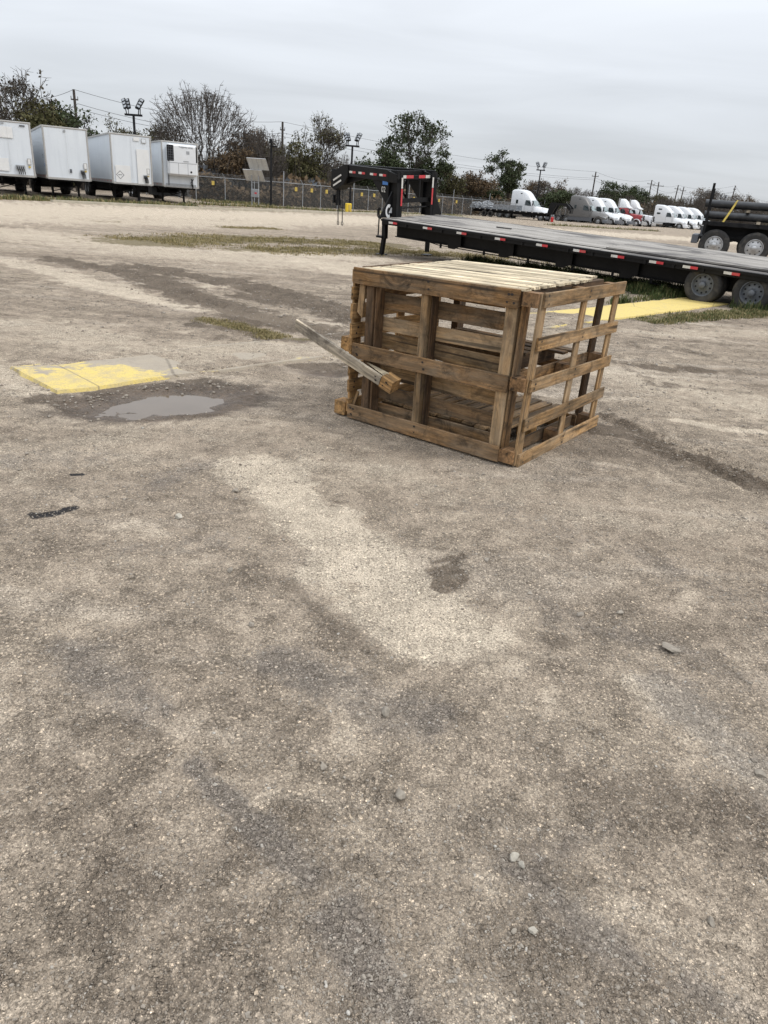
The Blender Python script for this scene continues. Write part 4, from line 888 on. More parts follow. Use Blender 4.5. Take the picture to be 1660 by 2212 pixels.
# ------------------------------------------------------------------ pipe trailer at the right edge
pq = atY(1542, 530.5, 27.5); PTA = R_(-22)
pt = empty('pipe_trailer', mtx=Matrix.Translation((pq.x, pq.y, pq.z-.50)) @ Matrix.Rotation(PTA, 4, 'Z'), label='black flatbed trailer with tandem dual wheels carrying pipes at the right edge', cat='trailer')
mb = MB(); mb.box((4.1, -.02, 1.22), (9.3, .05, .15), bev=.008); mb.box((4.1, 2.4, 1.22), (9.3, .05, .15)); mb.box((4.1, 1.2, 1.27), (9.2, 2.36, .05))
for k in range(8): mb.box((-.3+k*.55, -.06, 1.20), (.10, .05, .06))
mb.build('bed', M['black_matt'], pt)
mb = MB(); mb.box((4.0, .75, .98), (9, .12, .38)); mb.box((4.0, 1.65, .98), (9, .12, .38)); mb.box((.65, .8, .78), (2.4, .1, .22)); mb.bar((0, .5, .55), (1.3, .5, .95), .08, .12); mb.bar((1.3, .5, .55), (.1, .5, .9), .08, .1); mb.build('frame', M['black'], pt)
mb = MB(); mb.box((-.68, 1.2, .68), (.22, 2.5, .30), bev=.02); mb.box((-.50, .25, .95), (.1, .1, .35)); mb.build('rear_bumper', M['grey_d'], pt)
for s_, w_, nm_ in ((-.44, -.08, 'black'), (-.44, 2.45, 'red_p'), (3.2, 2.45, 'black')):
    mb = MB(); mb.box((s_, w_, 1.68), (.085, .10, 1.66 if w_ < 0 else 1.5)); mb.build('stake', M['black_matt'], pt)
for s_ in (0, 1.32):
    tyre_rim(pt, (s_, .10, .52), .52, .27, M['alu'], -1, .30, 8, n=40); tyre_rim(pt, (s_, .42, .52), .52, .27, M['alu'], -1, .30, 8, n=40); tyre_rim(pt, (s_, 2.2, .52), .52, .27, M['alu'], 1, .30, 8, n=24)
mb = MB(); mb.box((2.15, -.06, 1.02), (.10, .04, .50)); mb.build('marker_panel', M['red'], pt)
Gp = 'pipes loaded on the trailer'
for (w_, z_, x0_, lb) in ((.22, 1.50, -.55, 'lower black pipe on the near side of the trailer load'), (.85, 1.50, -.35, 'lower black pipe in the middle of the trailer load'), (1.55, 1.50, -.2, 'lower black pipe on the far side of the trailer load'), (.40, 1.87, -.60, 'upper black pipe nearest the yellow strap'), (1.15, 1.87, -.3, 'upper black pipe behind the front one')):
    mb = MB(); mb.lathe([(.118, 0), (.128, 0), (.128, 9.0), (.118, 9.0), (.118, 0)], (x0_, w_, z_), 'x', 28)
    o = mb.build('pipe', M['pipe'], None, 'auto'); o.matrix_world = pt.matrix_world.copy() if False else Matrix.Translation((pq.x, pq.y, pq.z-.50)) @ Matrix.Rotation(PTA, 4, 'Z'); tag(o, lb, 'pipe', Gp)
PTM = Matrix.Translation((pq.x, pq.y, pq.z-.50)) @ Matrix.Rotation(PTA, 4, 'Z')
for k, (s_, z_, lb) in enumerate(((.85, 1.685, 'timber chock between upper and lower pipes near the strap'), (2.0, 1.685, 'timber chock between upper and lower pipes near the right edge'), (1.25, 1.335, 'timber chock under the lower pipes'))):
    mb = MB(); mb.box((s_, .75, z_), (.12, 1.7, .09)); o = mb.build('timber_chock', M['wood_grey'], None); o.matrix_world = PTM; tag(o, lb, 'chock')
mb = MB(); mb.tube([(.42, .40, 2.005), (.30, .27, 1.95), (.26, .20, 1.87), (.10, .04, 1.50), (.0, -.055, 1.32)], .001, 3)
sv = []; sp = [(.46, .55, 2.005), (.44, .40, 2.010), (.40, .28, 1.965), (.37, .255, 1.87), (.22, .075, 1.52), (.10, -.04, 1.25)]
mb = MB()
for a, b in zip(sp[:-1], sp[1:]): mb.bar(a, b, .065, .006, up=(0, 1, .2))
o = mb.build('ratchet_strap', M['strap'], None); o.matrix_world = PTM; tag(o, 'yellow ratchet strap over the pipes on the trailer', 'strap')

# ------------------------------------------------------------------ semi trucks
def loft(mb, st, mi=0, flat=False):
    """st: list of (x, halfwidth_bottom, halfwidth_top, z_bottom, z_top, corner)"""
    n = 12; rings = []
    for x, wb, wt, zb, zt, c in st:
        h = zt-zb; c = min(c, wt*.9, h*.45)
        pts = [(-wb, zb), (-wb, zb+h*.35), (-wt-(wb-wt)*.25, zt-c), (-wt+c*.3, zt-c*.3), (-wt+c, zt), (-wt*.3, zt+.02), (wt*.3, zt+.02), (wt-c, zt), (wt-c*.3, zt-c*.3), (wt+(wb-wt)*.25, zt-c), (wb, zb+h*.35), (wb, zb)]
        rings.append([Vector((x, y, z)) for y, z in pts])
    vs = [v for r in rings for v in r]; fs = []
    for j in range(len(rings)-1):
        for i in range(n): fs.append([j*n+i, j*n+(i+1) % n, (j+1)*n+(i+1) % n, (j+1)*n+i])
    fs.append(list(range(n))[::-1]); fs.append([(len(rings)-1)*n+i for i in range(n)])
    mb.add(vs, fs, mi)
def truck(style, paint, loc, ang, label, trim='white', skirt=None, group=None):
    t = empty('semi_truck', loc, ang, label, 'truck', group or 'semi trucks parked in the yard')
    P_ = M[paint]
    mb = MB()
    if style == 'aero':
        loft(mb, [(0, 1.22, 1.10, .95, 3.80, .18), (.25, 1.23, 1.12, .95, 3.93, .22), (.9, 1.23, 1.12, .95, 3.95, .28), (1.5, 1.23, 1.10, .95, 3.93, .32), (2.0, 1.23, 1.05, .95, 3.80, .38), (2.45, 1.22, 1.0, .95, 3.50, .42), (2.75, 1.21, .98, .95, 3.15, .4), (3.0, 1.20, .99, .95, 2.80, .3), (3.1, 1.18, 1.0, .95, 2.66, .2), (3.7, 1.14, 1.04, .95, 1.92, .2)])
    elif style == 'box':
        loft(mb, [(0, 1.22, 1.12, .95, 3.72, .15), (.2, 1.23, 1.14, .95, 3.86, .2), (1.2, 1.23, 1.12, .95, 3.84, .28), (1.8, 1.23, 1.08, .95, 3.70, .33), (2.4, 1.22, 1.0, .95, 3.30, .38), (2.9, 1.20, .98, .95, 2.88, .3), (3.08, 1.18, 1.0, .95, 2.66, .2), (3.7, 1.14, 1.04, .95, 1.92, .2)])
    else:
        loft(mb, [(1.7, 1.15, 1.05, 1.0, 2.75, .12), (1.9, 1.16, 1.06, 1.0, 2.8, .15), (3.1, 1.14, 1.02, 1.0, 2.75, .2), (3.45, 1.10, 1.0, 1.0, 2.0, .1)])
    mb.build('cab', P_, t, 'auto')
    if style == 'day':
        mb = MB(); loft(mb, [(1.55, 1.0, .80, 2.76, 4.1, .12), (2.0, 1.0, .80, 2.76, 4.12, .16), (2.55, .95, .72, 2.80, 3.75, .2), (2.9, .9, .8, 2.8, 3.1, .1), (3.35, 1.0, .95, 2.72, 2.85, .04)]); mb.build('roof_fairing', M['white'], t, 'auto')
        for y in (-1.05, 1.05): mb = MB(); mb.cyl((1.45, y, .9), (1.45, y, 4.2), .085, n=12); mb.build('exhaust_stack', M['alu'], t, 'auto')
    # hood and bumper
    mb = MB(); hx = 3.7 if style != 'day' else 3.4
    if style == 'day': loft(mb, [(hx-.1, .80, .72, .95, 2.0, .15), (hx+.8, .76, .66, .95, 1.92, .15), (5.55, .70, .60, .95, 1.82, .12)])
    else: loft(mb, [(hx-.1, 1.14, 1.0, .95, 1.92, .22), (hx+.6, 1.13, .82, .95, 1.82, .3), (5.3, 1.13, .74, .85, 1.70, .30), (5.8, 1.06, .66, .75, 1.52, .28), (6.0, .94, .56, .70, 1.34, .2)])
    mb.build('hood', P_, t, 'auto')
    for y in (-1, 1):
        mb = MB(); n = 11; vs = []
        for r_ in (.60, .72):
            for yy in (.80, 1.19):
                vs += [Vector((4.85+r_*math.cos(R_(k*18)), y*yy, .52+r_*1.02*math.sin(R_(k*18)))) for k in range(n)]
        fs = []
        for k in range(n-1): fs += [[2*n+k, 2*n+k+1, 3*n+k+1, 3*n+k], [n+k, n+k+1, 3*n+k+1, 3*n+k], [k, k+1, n+k+1, n+k]]
        mb.add(vs, fs); mb.build('fender', M['white'] if style == 'day' else P_, t, 'auto')
    mb = MB(); dk = M['alu'] if style == 'day' else (M['white'] if style == 'box' else M['grey_d'])
    if style == 'day': mb.box((5.85, 0, .62), (.18, 2.3, .55), bev=.03)
    else: loft(mb, [(5.55, 1.16, 1.12, .32, .86, .08), (5.95, 1.10, 1.04, .32, .84, .1), (6.22, .85, .8, .34, .80, .12)])
    mb.build('bumper', dk, t, 'auto')
    mb = MB()
    if style == 'day': mb.box((5.62, 0, 1.36), (.10, 1.1, .95), bev=.02); gm_ = M['alu']
    elif style == 'box': mb.box((6.13, 0, 1.02), (.06, .86, .92), Matrix.Rotation(R_(-12), 3, 'Y'), bev=.02); gm_ = M['black_matt']
    else: mb.box((6.05, 0, 1.06), (.06, 1.0, .62), Matrix.Rotation(R_(-16), 3, 'Y'), bev=.02); gm_ = M['alu']
    g = mb.build('grille', gm_, t)
    mb = MB()
    for k in range(6): mb.box((6.10 if style != 'day' else 5.68, -.375+k*.15, 1.04 if style != 'day' else 1.36), (.03, .02, .55 if style != 'day' else .85), Matrix.Rotation(R_(-14 if style != 'day' else 0), 3, 'Y'))
    mb.build('grille_bar', M['black_matt'] if style != 'box' else M['steel'], g)
    for y in (-1, 1):
        mb = MB()
        if style == 'day': mb.cyl((5.55, y*.86, 1.25), (5.72, y*.86, 1.25), .12, n=12)
        else: mb.box((5.75, y*.93, 1.06), (.42, .14, .20), Matrix.Rotation(R_(y*-24), 3, 'Z') @ Matrix.Rotation(R_(14), 3, 'Y'), bev=.04)
        mb.build('headlight', M['lampglass'], t)
    # glass
    mb = MB(); x0, z0, x1, z1 = (3.02, 2.70, 3.52, 2.02) if style == 'day' else ((3.14, 2.63, 3.72, 1.93) if style == 'aero' else (3.12, 2.63, 3.72, 1.93))
    mb.add([Vector((x0+.02, -.95, z0)), Vector((x0+.10, 0, z0+.03)), Vector((x0+.02, .95, z0)), Vector((x1, 1.03, z1)), Vector((x1+.12, 0, z1)), Vector((x1, -1.03, z1))], [[0, 5, 4, 1], [1, 4, 3, 2]])
    mb.build('windscreen', M['wind'], t)
    for y in (-1, 1):
        mb = MB(); yb = 1.235 if style != 'day' else 1.165; o_ = 0 if style != 'day' else -.35
        q = [(2.25+o_, 1.93), (2.25+o_, 2.62), (2.86+o_, 2.62), (3.05+o_, 2.35), (3.20+o_, 1.93)]
        ws = [yb-.0*(z-1.9)-(.085 if z > 2.5 else .01) for _, z in q]
        vs = [Vector((x, y*w_, z)) for (x, z), w_ in zip(q, ws)]+[Vector((x, y*(w_-.03), z)) for (x, z), w_ in zip(q, ws)]
        mb.add(vs, [[0, 1, 2, 3, 4] if y < 0 else [4, 3, 2, 1, 0]]+[[i, 5+i, 5+(i+1) % 5, (i+1) % 5] for i in range(5)]); mb.build('side_window', M['glass'], t)
        mb = MB(); mb.box((3.52, y*1.38, 2.25), (.12, .22, .62), bev=.04); mb.bar((3.45, y*1.15, 2.5), (3.52, y*1.35, 2.45), .03, .03); mb.bar((3.45, y*1.15, 2.05), (3.52, y*1.35, 2.05), .03, .03); mb.build('mirror', M['white'] if style == 'box' else M['black_matt'], t)
        mb = MB(); mb.bar((4.9, y*1.0, 1.65), (5.1, y*1.2, 2.0), .025, .025); mb.box((5.1, y*1.22, 2.02), (.06, .16, .18), bev=.03); mb.build('hood_mirror', M['black_matt'], t)
        if style == 'aero':
            mb = MB(); mb.box((.95, y*1.225, 2.35), (.34, .02, .52), bev=.01); mb.prism([(1.05, 3.10), (1.10, 3.35), (1.45, 3.52), (1.66, 3.5), (1.35, 3.2)], y*1.135-.012, y*1.135+.012); mb.build('sleeper_window', M['glass'], t)
        if style == 'box':
            mb = MB(); mb.box((.95, y*1.175, 3.12), (.62, .02, .24), bev=.01); mb.box((.80, y*1.225, 2.42), (.62, .02, .28), bev=.01); mb.build('sleeper_window', M['glass'], t)
        # door seam lines
        if style != 'day':
            mb = MB(); 
            for xx in (2.22, 3.42): mb.box((xx, y*1.222, 1.75), (.018, .02, 1.5))
            mb.box((2.82, y*1.222, 1.0), (1.2, .02, .018)); mb.box((1.1, y*1.215, 1.0+.55), (1.9, .02, .015)); mb.build('door_seam', M['grey_d'], t)
        if skirt:
            mb = MB(); mb.box((1.9, y*1.16, .68), (3.9, .06, .56), bev=.02); mb.box((-.9+.5, y*1.14, .85), (.9, .05, .35)) if False else None; mb.build('side_skirt', M[skirt], t)
        else:
            mb = MB(); mb.cyl((.5, y*.88, .72), (1.9, y*.88, .72), .30, n=20); o2 = mb.build('fuel_tank', M['alu'], t, 'auto'); mb = MB(); mb.box((2.7, y*.95, .68), (1.1, .45, .45), bev=.02); mb.build('step_box', M['black_matt'], t)
    mb = MB(); mb.box((1.2, .43, .85), (7.6, .10, .26)); mb.box((1.2, -.43, .85), (7.6, .10, .26)); mb.box((-1.0, 0, 1.02), (1.0, .95, .08)); mb.box((-2.5, 0, .85), (.1, .9, .3)); mb.box((2.0, 0, .7), (3.4, 1.5, .3)); mb.build('chassis', M['black_matt'], t)
    for y in (-1, 1):
        ty = tyre_rim(t, (4.85, y*1.02, .51), .51, .30, M['alu'] if style == 'day' else M['steel'], y, .29, 8, n=28, dish=-.01)
        for xx in (-.35, -1.65):
            tyre_rim(t, (xx, y*.93, .51), .51, .52, M['steel'], y, .29, 8, n=24, dish=.12)
            if not (style == 'day'): pass
    return t
HD = R_(-33)
def tpos(px, py, Y):     # ground point of the front wheel seen there
    q = atY(px, py, Y); return q
def put(style, paint, px, py, Y, label, **k):
    q = atY(px, py, Y); c_, s_ = math.cos(k.get('ang', HD)), math.sin(k.get('ang', HD)); ang = k.pop('ang', HD)
    # the near front wheel (local 4.85, -1.1) sits at this pixel
    lx, ly = 4.85, -1.1; return truck(style, paint, (q.x-(lx*c_-ly*s_), q.y-(lx*s_+ly*c_), max(-.12, min(.12, q.z))), ang, label, **k)
put('aero', 'white', 1167, 478, 110, 'white sleeper truck with high roof standing left of the grey truck', ang=R_(-33))
put('aero', 'grey_p', 1290, 487.5, 119, 'grey sleeper truck with dark side skirts beside the parked gooseneck', skirt='grey_d')
put('aero', 'white', 1317, 490, 122, 'white sleeper truck directly behind the grey one')
put('aero', 'white', 1343, 491, 125, 'white sleeper truck parked between the red truck and its neighbour')
put('day', 'red_p', 1372, 491, 128, 'red day cab truck with white roof fairing and chrome stacks')
put('day', 'white', 1394, 492, 131, 'white-hooded truck half hidden right of the red one')
put('box', 'white', 1466, 495.5, 140, 'white sleeper truck at the left end of the right-hand row')
put('box', 'white', 1488, 497, 143, 'second white sleeper truck in the right-hand row')
put('box', 'white', 1509, 498, 146, 'third white sleeper truck in the row, next to the pipe load')
put('box', 'white', 1529, 499, 149, 'fourth white sleeper truck mostly hidden behind the pipe load')

# distant gooseneck flatbed with strapped cargo
q = atY(1180, 482, 105); fa = R_(-33)
ft = empty('flatbed_trailer', (q.x, q.y, 0), fa, 'long black flatbed with gooseneck standing in front of the white truck', 'trailer')
mb = MB(); mb.box((-6.2, 1.2, .98), (12.4, 2.5, .16)); mb.build('deck', M['black_matt'], ft)
mb = MB(); mb.box((-6, .5, .75), (11.5, .1, .3)); mb.box((-6, 1.9, .75), (11.5, .1, .3)); mb.build('main_beam', M['black'], ft)
for k in range(14): mb = MB(); mb.box((-12.1+k*.9, -.08, 1.0), (.22, .01, .06)); mb.build('reflector', M['refl_w'], ft)
mb = MB()
for y in (.7, 1.7): mb.prism([(-.3, 1.05), (-.1, 2.25), (.1, 2.45), (2.3, 2.42), (2.9, 1.95), (2.95, 1.55), (2.65, 1.6), (2.15, 2.12), (.9, 2.12), (.35, .95)], y-.1, y+.1)
mb.box((2.85, 1.2, 1.5), (.2, .8, .6)); mb.build('gooseneck', M['black'], ft)
for xx in (-9.6, -8.6): tyre_rim(ft, (xx, .15, .42), .42, .45, M['black_matt'], -1, .22, 6, n=20)
mb = MB(); mb.box((.3, .2, .4), (.14, .14, .85)); mb.build('landing_leg', M['black'], ft)
FTM = Matrix.Translation((q.x, q.y, 0)) @ Matrix.Rotation(fa, 4, 'Z')
def lump(name, c, sz, mat, seed, label, cat):
    rg = np.random.default_rng(seed); nu, nv = 26, 12; V = []; 
    for j in range(nv+1):
        for i in range(nu):
            a = 2*math.pi*i/nu; e = math.pi/2*j/nv; r = 1+.16*math.sin(3*a+seed)+.12*rg.normal()*.6
            V.append((c[0]+sz[0]*r*math.cos(a)*math.cos(e)**.6, c[1]+sz[1]*r*math.sin(a)*math.cos(e)**.6, c[2]+sz[2]*math.sin(e)*(1+.15*math.sin(5*a+j))))
    F = [[j*nu+i, j*nu+(i+1) % nu, (j+1)*nu+(i+1) % nu, (j+1)*nu+i] for j in range(nv) for i in range(nu)]
    o = np_mesh(name, np.array(V), np.array(F), mat, smooth=False); o.matrix_world = FTM; tag(o, label, cat); return o
lump('tarp_bundle', (-11.4, 1.2, 1.05), (.9, 1.0, .75), M['netting'], 3, 'grey heap wrapped in tarp at the left end of the far flatbed', 'tarp bundle')
lump('tarp_bundle', (-9.8, 1.2, 1.05), (.9, 1.0, .9), M['netting'], 8, 'tall netted bundle behind the grey heap on the far flatbed', 'tarp bundle')
o = empty('cargo_rack', mtx=FTM, label='low frame of grey rails and panels in the middle of the far flatbed', cat='rack')
mb = MB(); mb.box((-6.6, 1.2, 1.12), (3.6, 2.0, .10)); mb.box((-6.6, .3, 1.45), (3.6, .06, .5)); mb.box((-6.6, 2.1, 1.45), (3.6, .06, .6)); mb.build('side_panel', M['netting'], o)
mb = MB()
for xx in (-8.3, -7.2, -6.1, -4.9): mb.box((xx, .22, 1.5), (.06, .06, .95))
mb.box((-6.6, .22, 1.9), (3.6, .05, .05)); mb.build('rail', M['steel'], o)
mb = MB(); mb.box((0, 0, .3), (.35, .35, .6), bev=.05); mb.cyl((0, 0, .6), (0, 0, .68), .06); o = mb.build('fuel_can', M['red'], None); qq = atY(1206-14, 481.5, 104); o.location = (qq.x, qq.y, 0); tag(o, 'small red can on the ground beside the far gooseneck', 'can')

# ------------------------------------------------------------------ box trailers at left
BA = R_(30)
def box_trailer(px, py, Y, label, kind):
    q = atY(px, py, Y); X = Vector((math.cos(BA), math.sin(BA), 0)); Bk = Vector((-math.sin(BA), math.cos(BA), 0))
    o = Vector((q.x, q.y, 0))-X*2.6; zb = 1.12; Hh = 2.96
    t = empty('box_trailer', mtx=Matrix.Translation(o) @ Matrix.Rotation(BA, 4, 'Z'), label=label, cat='trailer', group='white box trailers parked side by side')
    L = 15.5
    mb = MB(); mb.box((1.3, L/2, zb+Hh/2), (2.56, L, Hh-.1), bev=.02); mb.build('body', M['box_w'], t)
    mb = MB()
    for x in (.045, 2.555): mb.box((x, .03, zb+Hh/2), (.11, .12, Hh), bev=.035)
    mb.box((1.3, .02, zb+Hh-.03), (2.6, .10, .09), bev=.02); mb.box((0, L/2, zb+Hh-.03), (.06, L, .10)); mb.box((2.6, L/2, zb+Hh-.03), (.06, L, .10)); mb.box((-.005, L/2, zb+.10), (.05, L, .22)); mb.box((2.605, L/2, zb+.10), (.05, L, .22)); mb.box((1.3, 0.0, zb+.03), (2.5, .06, .12))
    mb.build('trim', M['box_trim'], t)
    mb = MB()
    for k in range(12): mb.box((-.035, .5+k*1.25, zb+.12), (.01, .30, .05))
    mb.build('marker_strip', M['refl_r'], t)
    mb = MB(); mb.box((1.3, L/2, zb-.06), (2.2, L-.3, .12)); mb.box((.9, L/2+1, zb-.22), (.12, L-3, .25)); mb.box((1.7, L/2+1, zb-.22), (.12, L-3, .25)); mb.box((1.3, 8.6, .80), (1.5, 8.0, .34)); mb.box((1.3, 12.7, .62), (2.3, 3.2, .30)); mb.build('chassis', M['black_matt'], t)
    for x in (.5, 2.1):
        mb = MB(); mb.box((x, 2.6, .62), (.13, .13, 1.1)); mb.box((x, 2.6, .04), (.28, .28, .06)); mb.prism([(x-.3, zb-.1), (x+.3, zb-.1), (x+.07, .65), (x-.07, .65)], 2.57, 2.63); mb.build('landing_leg', M['black'], t)
    mb = MB(); mb.bar((.5, 2.6, .35), (2.1, 2.6, .8), .05, .05); mb.bar((2.1, 2.6, .35), (.5, 2.6, .8), .05, .05); mb.bar((.5, 2.6, .8), (.5, 4.6, 1.0), .05, .05); mb.bar((2.1, 2.6, .8), (2.1, 4.6, 1.0), .05, .05); mb.build('leg_brace', M['black'], t)
    for yy in (12.0, 13.3):
        for x, sd in ((.25, -1), (2.35, 1)):
            # wheel faces +-x: build with rotation
            w_ = tyre_rim(t, (x, yy, .51), .51, .55, M['white'], -1, .30, 6, n=24, dish=.08); w_.rotation_euler = (0, 0, R_(-90) if sd < 0 else R_(90))
    def pnl(name, x0, x1, z0, z1, mat, y=-.045, th=.012):
        mb = MB(); mb.box(((x0+x1)/2, y, zb+(z0+z1)/2), (x1-x0, th, z1-z0), bev=.003); return mb.build(name, M[mat], t)
    if kind != 'reefer':
        g = pnl('hose_panel', 1.55 if kind == 1 else 2.0, 2.05 if kind == 1 else 2.25, .38, .62, 'steel', -.07, .06); mb = MB()
        for k in range(4): cx = (1.62 if kind == 1 else 2.03)+k*(.11 if kind == 1 else .06); mb.tube([Vector((cx, -.11, zb+.55)), Vector((cx+.02, -.16, zb+.42)), Vector((cx+.06, -.13, zb+.33)), Vector((cx+.08, -.10, zb+.12))], .022, 5)
        mb.build('air_hose', M['black_matt'], g)
        f = pnl('document_holder', 2.22, 2.42, .66, 1.02, 'box_trim', -.055, .02); mb = MB(); mb.box((2.32, -.07, zb+.84), (.13, .008, .28)); mb.build('paper', M['patch'], f)
        pnl('sticker', 2.25, 2.38, .50, .60, 'sign_y'); mb = MB(); mb.box((1.3, -.05, zb+1.6), (.006, .008, 2.5)); mb.build('seam', M['box_trim'], t)
    if kind == 1:
        pnl('repair_patch', .55, 1.60, 2.05, 2.65, 'patch'); pnl('repair_patch', .5, 1.2, .25, .95, 'patch'); pnl('badge', 1.02, 1.18, 2.78, 2.88, 'steel'); pnl('label_plate', 2.0, 2.3, 2.72, 2.80, 'grey_d')
    if kind == 2:
        pnl('badge', 1.20, 1.34, 2.70, 2.82, 'steel'); pnl('vent', 1.38, 1.50, .40, .62, 'grey_d')
        text_mesh('number', '53\'', .30, facemat((-.035, .75, zb+1.25), (0, -1, 0), (0, 0, 1)), M['grey_d'], t)
        mb = MB(); mb.box((-.03, .45, zb+.80), (.01, .35, .05)); mb.box((-.03, .35, zb+.70), (.01, .5, .03)); mb.build('lettering', M['blue_dec'], t)
    if kind == 3:
        pnl('repair_patch', .22, 1.18, .06, 1.10, 'patch'); pnl('repair_patch', 1.62, 2.42, .05, 2.15, 'patch'); pnl('repair_patch', 1.48, 1.85, 2.62, 2.84, 'patch'); f = pnl('frame_plate', 1.98, 2.28, 2.52, 2.78, 'box_trim'); mb = MB(); mb.box((2.13, -.06, zb+2.65), (.24, .008, .20)); mb.build('plate', M['box_w'], f)
        mb = MB(); c = Vector((.50, -.056, zb+.52)); R1, R2 = .26, .22; q4 = [Vector((0, 0, 1)), Vector((1, 0, 0)), Vector((0, 0, -1)), Vector((-1, 0, 0))]
        mb.add([c+v*R1 for v in q4]+[c+v*R2 for v in q4], [[i, (i+1) % 4, 4+(i+1) % 4, 4+i][::-1] for i in range(4)]+[[i, (i+1) % 4, 4+(i+1) % 4, 4+i] for i in range(4)]); mb.box(c, (.24, .005, .035)); mb.build('placard', M['grey_d'], t)
    if kind == 'reefer':
        mb = MB(); mb.box((1.38, -.28, zb+1.78), (2.12, .50, 2.05), bev=.12); u = mb.build('cooling_unit', M['white'], t)
        mb = MB(); mb.box((2.36, -.50, zb+2.20), (.12, .10, 1.05), bev=.04); mb.build('vent_grille', M['black_matt'], u); mb = MB(); mb.box((.52, -.50, zb+2.20), (.50, .10, 1.05), bev=.05); mb.build('vent_grille', M['black_matt'], u)
        mb = MB()
        for k in range(6): mb.box((.52, -.555, zb+1.78+k*.16), (.42, .015, .02))
        for k in range(3): mb.box((.38+k*.14, -.555, zb+2.2), (.015, .015, .92))
        mb.build('vent_bar', M['grey_d'], u)
        mb = MB(); mb.box((1.38, -.535, zb+1.60), (2.0, .01, .018)); mb.box((1.05, -.535, zb+1.20), (.015, .01, .8)); mb.box((1.72, -.535, zb+1.20), (.015, .01, .8)); mb.build('panel_seam', M['grey_d'], u)
        mb = MB(); mb.cyl((1.95, -.52, zb+1.05), (1.95, -.545, zb+1.05), .07); mb.build('cap', M['black_matt'], u)
        text_mesh('lettering', 'THERMO KING', .15, facemat((1.62, -.54, zb+2.62), (1, 0, 0), (0, 0, 1)), M['grey_d'], u)
        mb = MB(); mb.box((1.75, -.54, zb+2.3), (.22, .01, .2)); mb.build('badge', M['steel'], u); mb = MB(); mb.box((1.6, -.54, zb+1.72), (.4, .01, .05)); mb.build('badge', M['steel'], u)
        mb = MB(); mb.tube([Vector((2.05, -.08, zb+.6)), Vector((2.1, -.14, zb+.45)), Vector((2.15, -.1, zb+.1)), Vector((2.12, -.1, zb-.1))], .035, 6); mb.tube([Vector((2.2, -.08, zb+.6)), Vector((2.0, -.14, zb+.35)), Vector((2.1, -.1, zb+.1))], .03, 6); mb.build('air_hose', M['black_matt'], t)
        pnl('base_panel', .2, 2.4, .02, .22, 'steel'); mb = MB(); mb.box((.42, -.06, zb+.45), (.05, .05, .7)); mb.build('drain_pipe', M['grey_d'], t)
        mb = MB(); mb.box((1.3, 5.5, .75), (2.2, 1.6, .7), bev=.05); mb.build('fuel_tank', M['grey_d'], t)
    return t
box_trailer(78.8, 388, 47.7, 'white box trailer at the left edge with two paler repair patches', 1)
box_trailer(197.5, 390.8, 50.0, 'clean white box trailer second from the left edge', 2)
box_trailer(331.7, 406.6, 52.6, 'white box trailer with diamond placard and large white repair sheets', 3)
box_trailer(430, 409, 57.6, 'white refrigerated trailer with cooling unit and black vents on its front', 'reefer')
# ------------------------------------------------------------------ fence, kerb, yard furniture
fm = MT('chain_link_mesh'); fv = fm.coord('Object')
fm.fin((.13, .135, .135), .6, .3)
tr = fm.n('ShaderNodeBsdfTransparent'); mx = fm.n('ShaderNodeMixShader'); mx.inputs[0].default_value = .30
fm.l(tr.outputs[0], mx.inputs[1]); fm.l(fm.p.outputs[0], mx.inputs[2]); fm.l(mx.outputs[0], fm.out.inputs[0]); M['chain'] = fm.m
FP = [(-46, 98), (-20.5, 75), (-12, 75), (7.7, 108), (36, 158), (70, 185)]
fe = empty('chain_link_fence', (0, 0, 0), 0, 'long chain-link fence with angled barbed-wire arms behind the yard', 'fence')
acc = 0; posts = []
for (x0, y0), (x1, y1) in zip(FP[:-1], FP[1:]):
    L = math.hypot(x1-x0, y1-y0); n = max(1, round(L/3.0))
    for i in range(n): posts.append((x0+(x1-x0)*i/n, y0+(y1-y0)*i/n))
posts.append(FP[-1])
for i, (x, y) in enumerate(posts):
    if i % 4 == 2: mb = MB(); mb.cyl((x, y, 0), (x, y, 3.1), .045, n=8)
    else: mb = MB(); mb.cyl((x, y, 0), (x, y, 2.15), .04, n=8); mb.bar((x, y, 2.13), (x-.22, y-.12, 2.50), .035, .035)
    mb.build('post', M['steel'], fe)
mb = MB(); mm = MB(); mw = MB()
for (x0, y0), (x1, y1) in zip(posts[:-1], posts[1:]):
    mb.cyl((x0, y0, 2.12), (x1, y1, 2.12), .028, n=6)
    mm.add([Vector((x0, y0+.05, .04)), Vector((x1, y1+.05, .04)), Vector((x1, y1+.05, 2.1)), Vector((x0, y0+.05, 2.1))], [[0, 1, 2, 3]])
    for k in range(3): mw.cyl((x0-.07*(k+1), y0-.04*(k+1), 2.22+.11*k), (x1-.07*(k+1), y1-.04*(k+1), 2.22+.11*k), .008, n=3)
mb.build('top_rail', M['steel'], fe); mm.build('wire_mesh', M['chain'], fe); mw.build('barbed_wire', M['steel'], fe)
ns = 0
for i in range(6, len(posts)-6):
    if i % 1 == 0 and ns < 18 and posts[i][0] > -17 and i % 2 == 0 or (i in (11, 15, 19, 23)):
        x, y = posts[i]; x1, y1 = posts[i+1]; f = .25+.5*((i*37) % 10)/10
        mb = MB(); mb.box((0, 0, 0), (.26, .02, .36)); mb.box((0, -.012, .02), (.15, .004, .13), mi=1)
        o = mb.build('warning_sign', [M['sign_y'], M['strap']], None); o.location = (x+(x1-x)*f, y+(y1-y)*f-.10, 1.62); o.rotation_euler = (0, 0, .5); tag(o, 'small yellow warning sign hung on the chain-link fence', 'sign', 'yellow signs on the fence'); ns += 1
mb = MB()
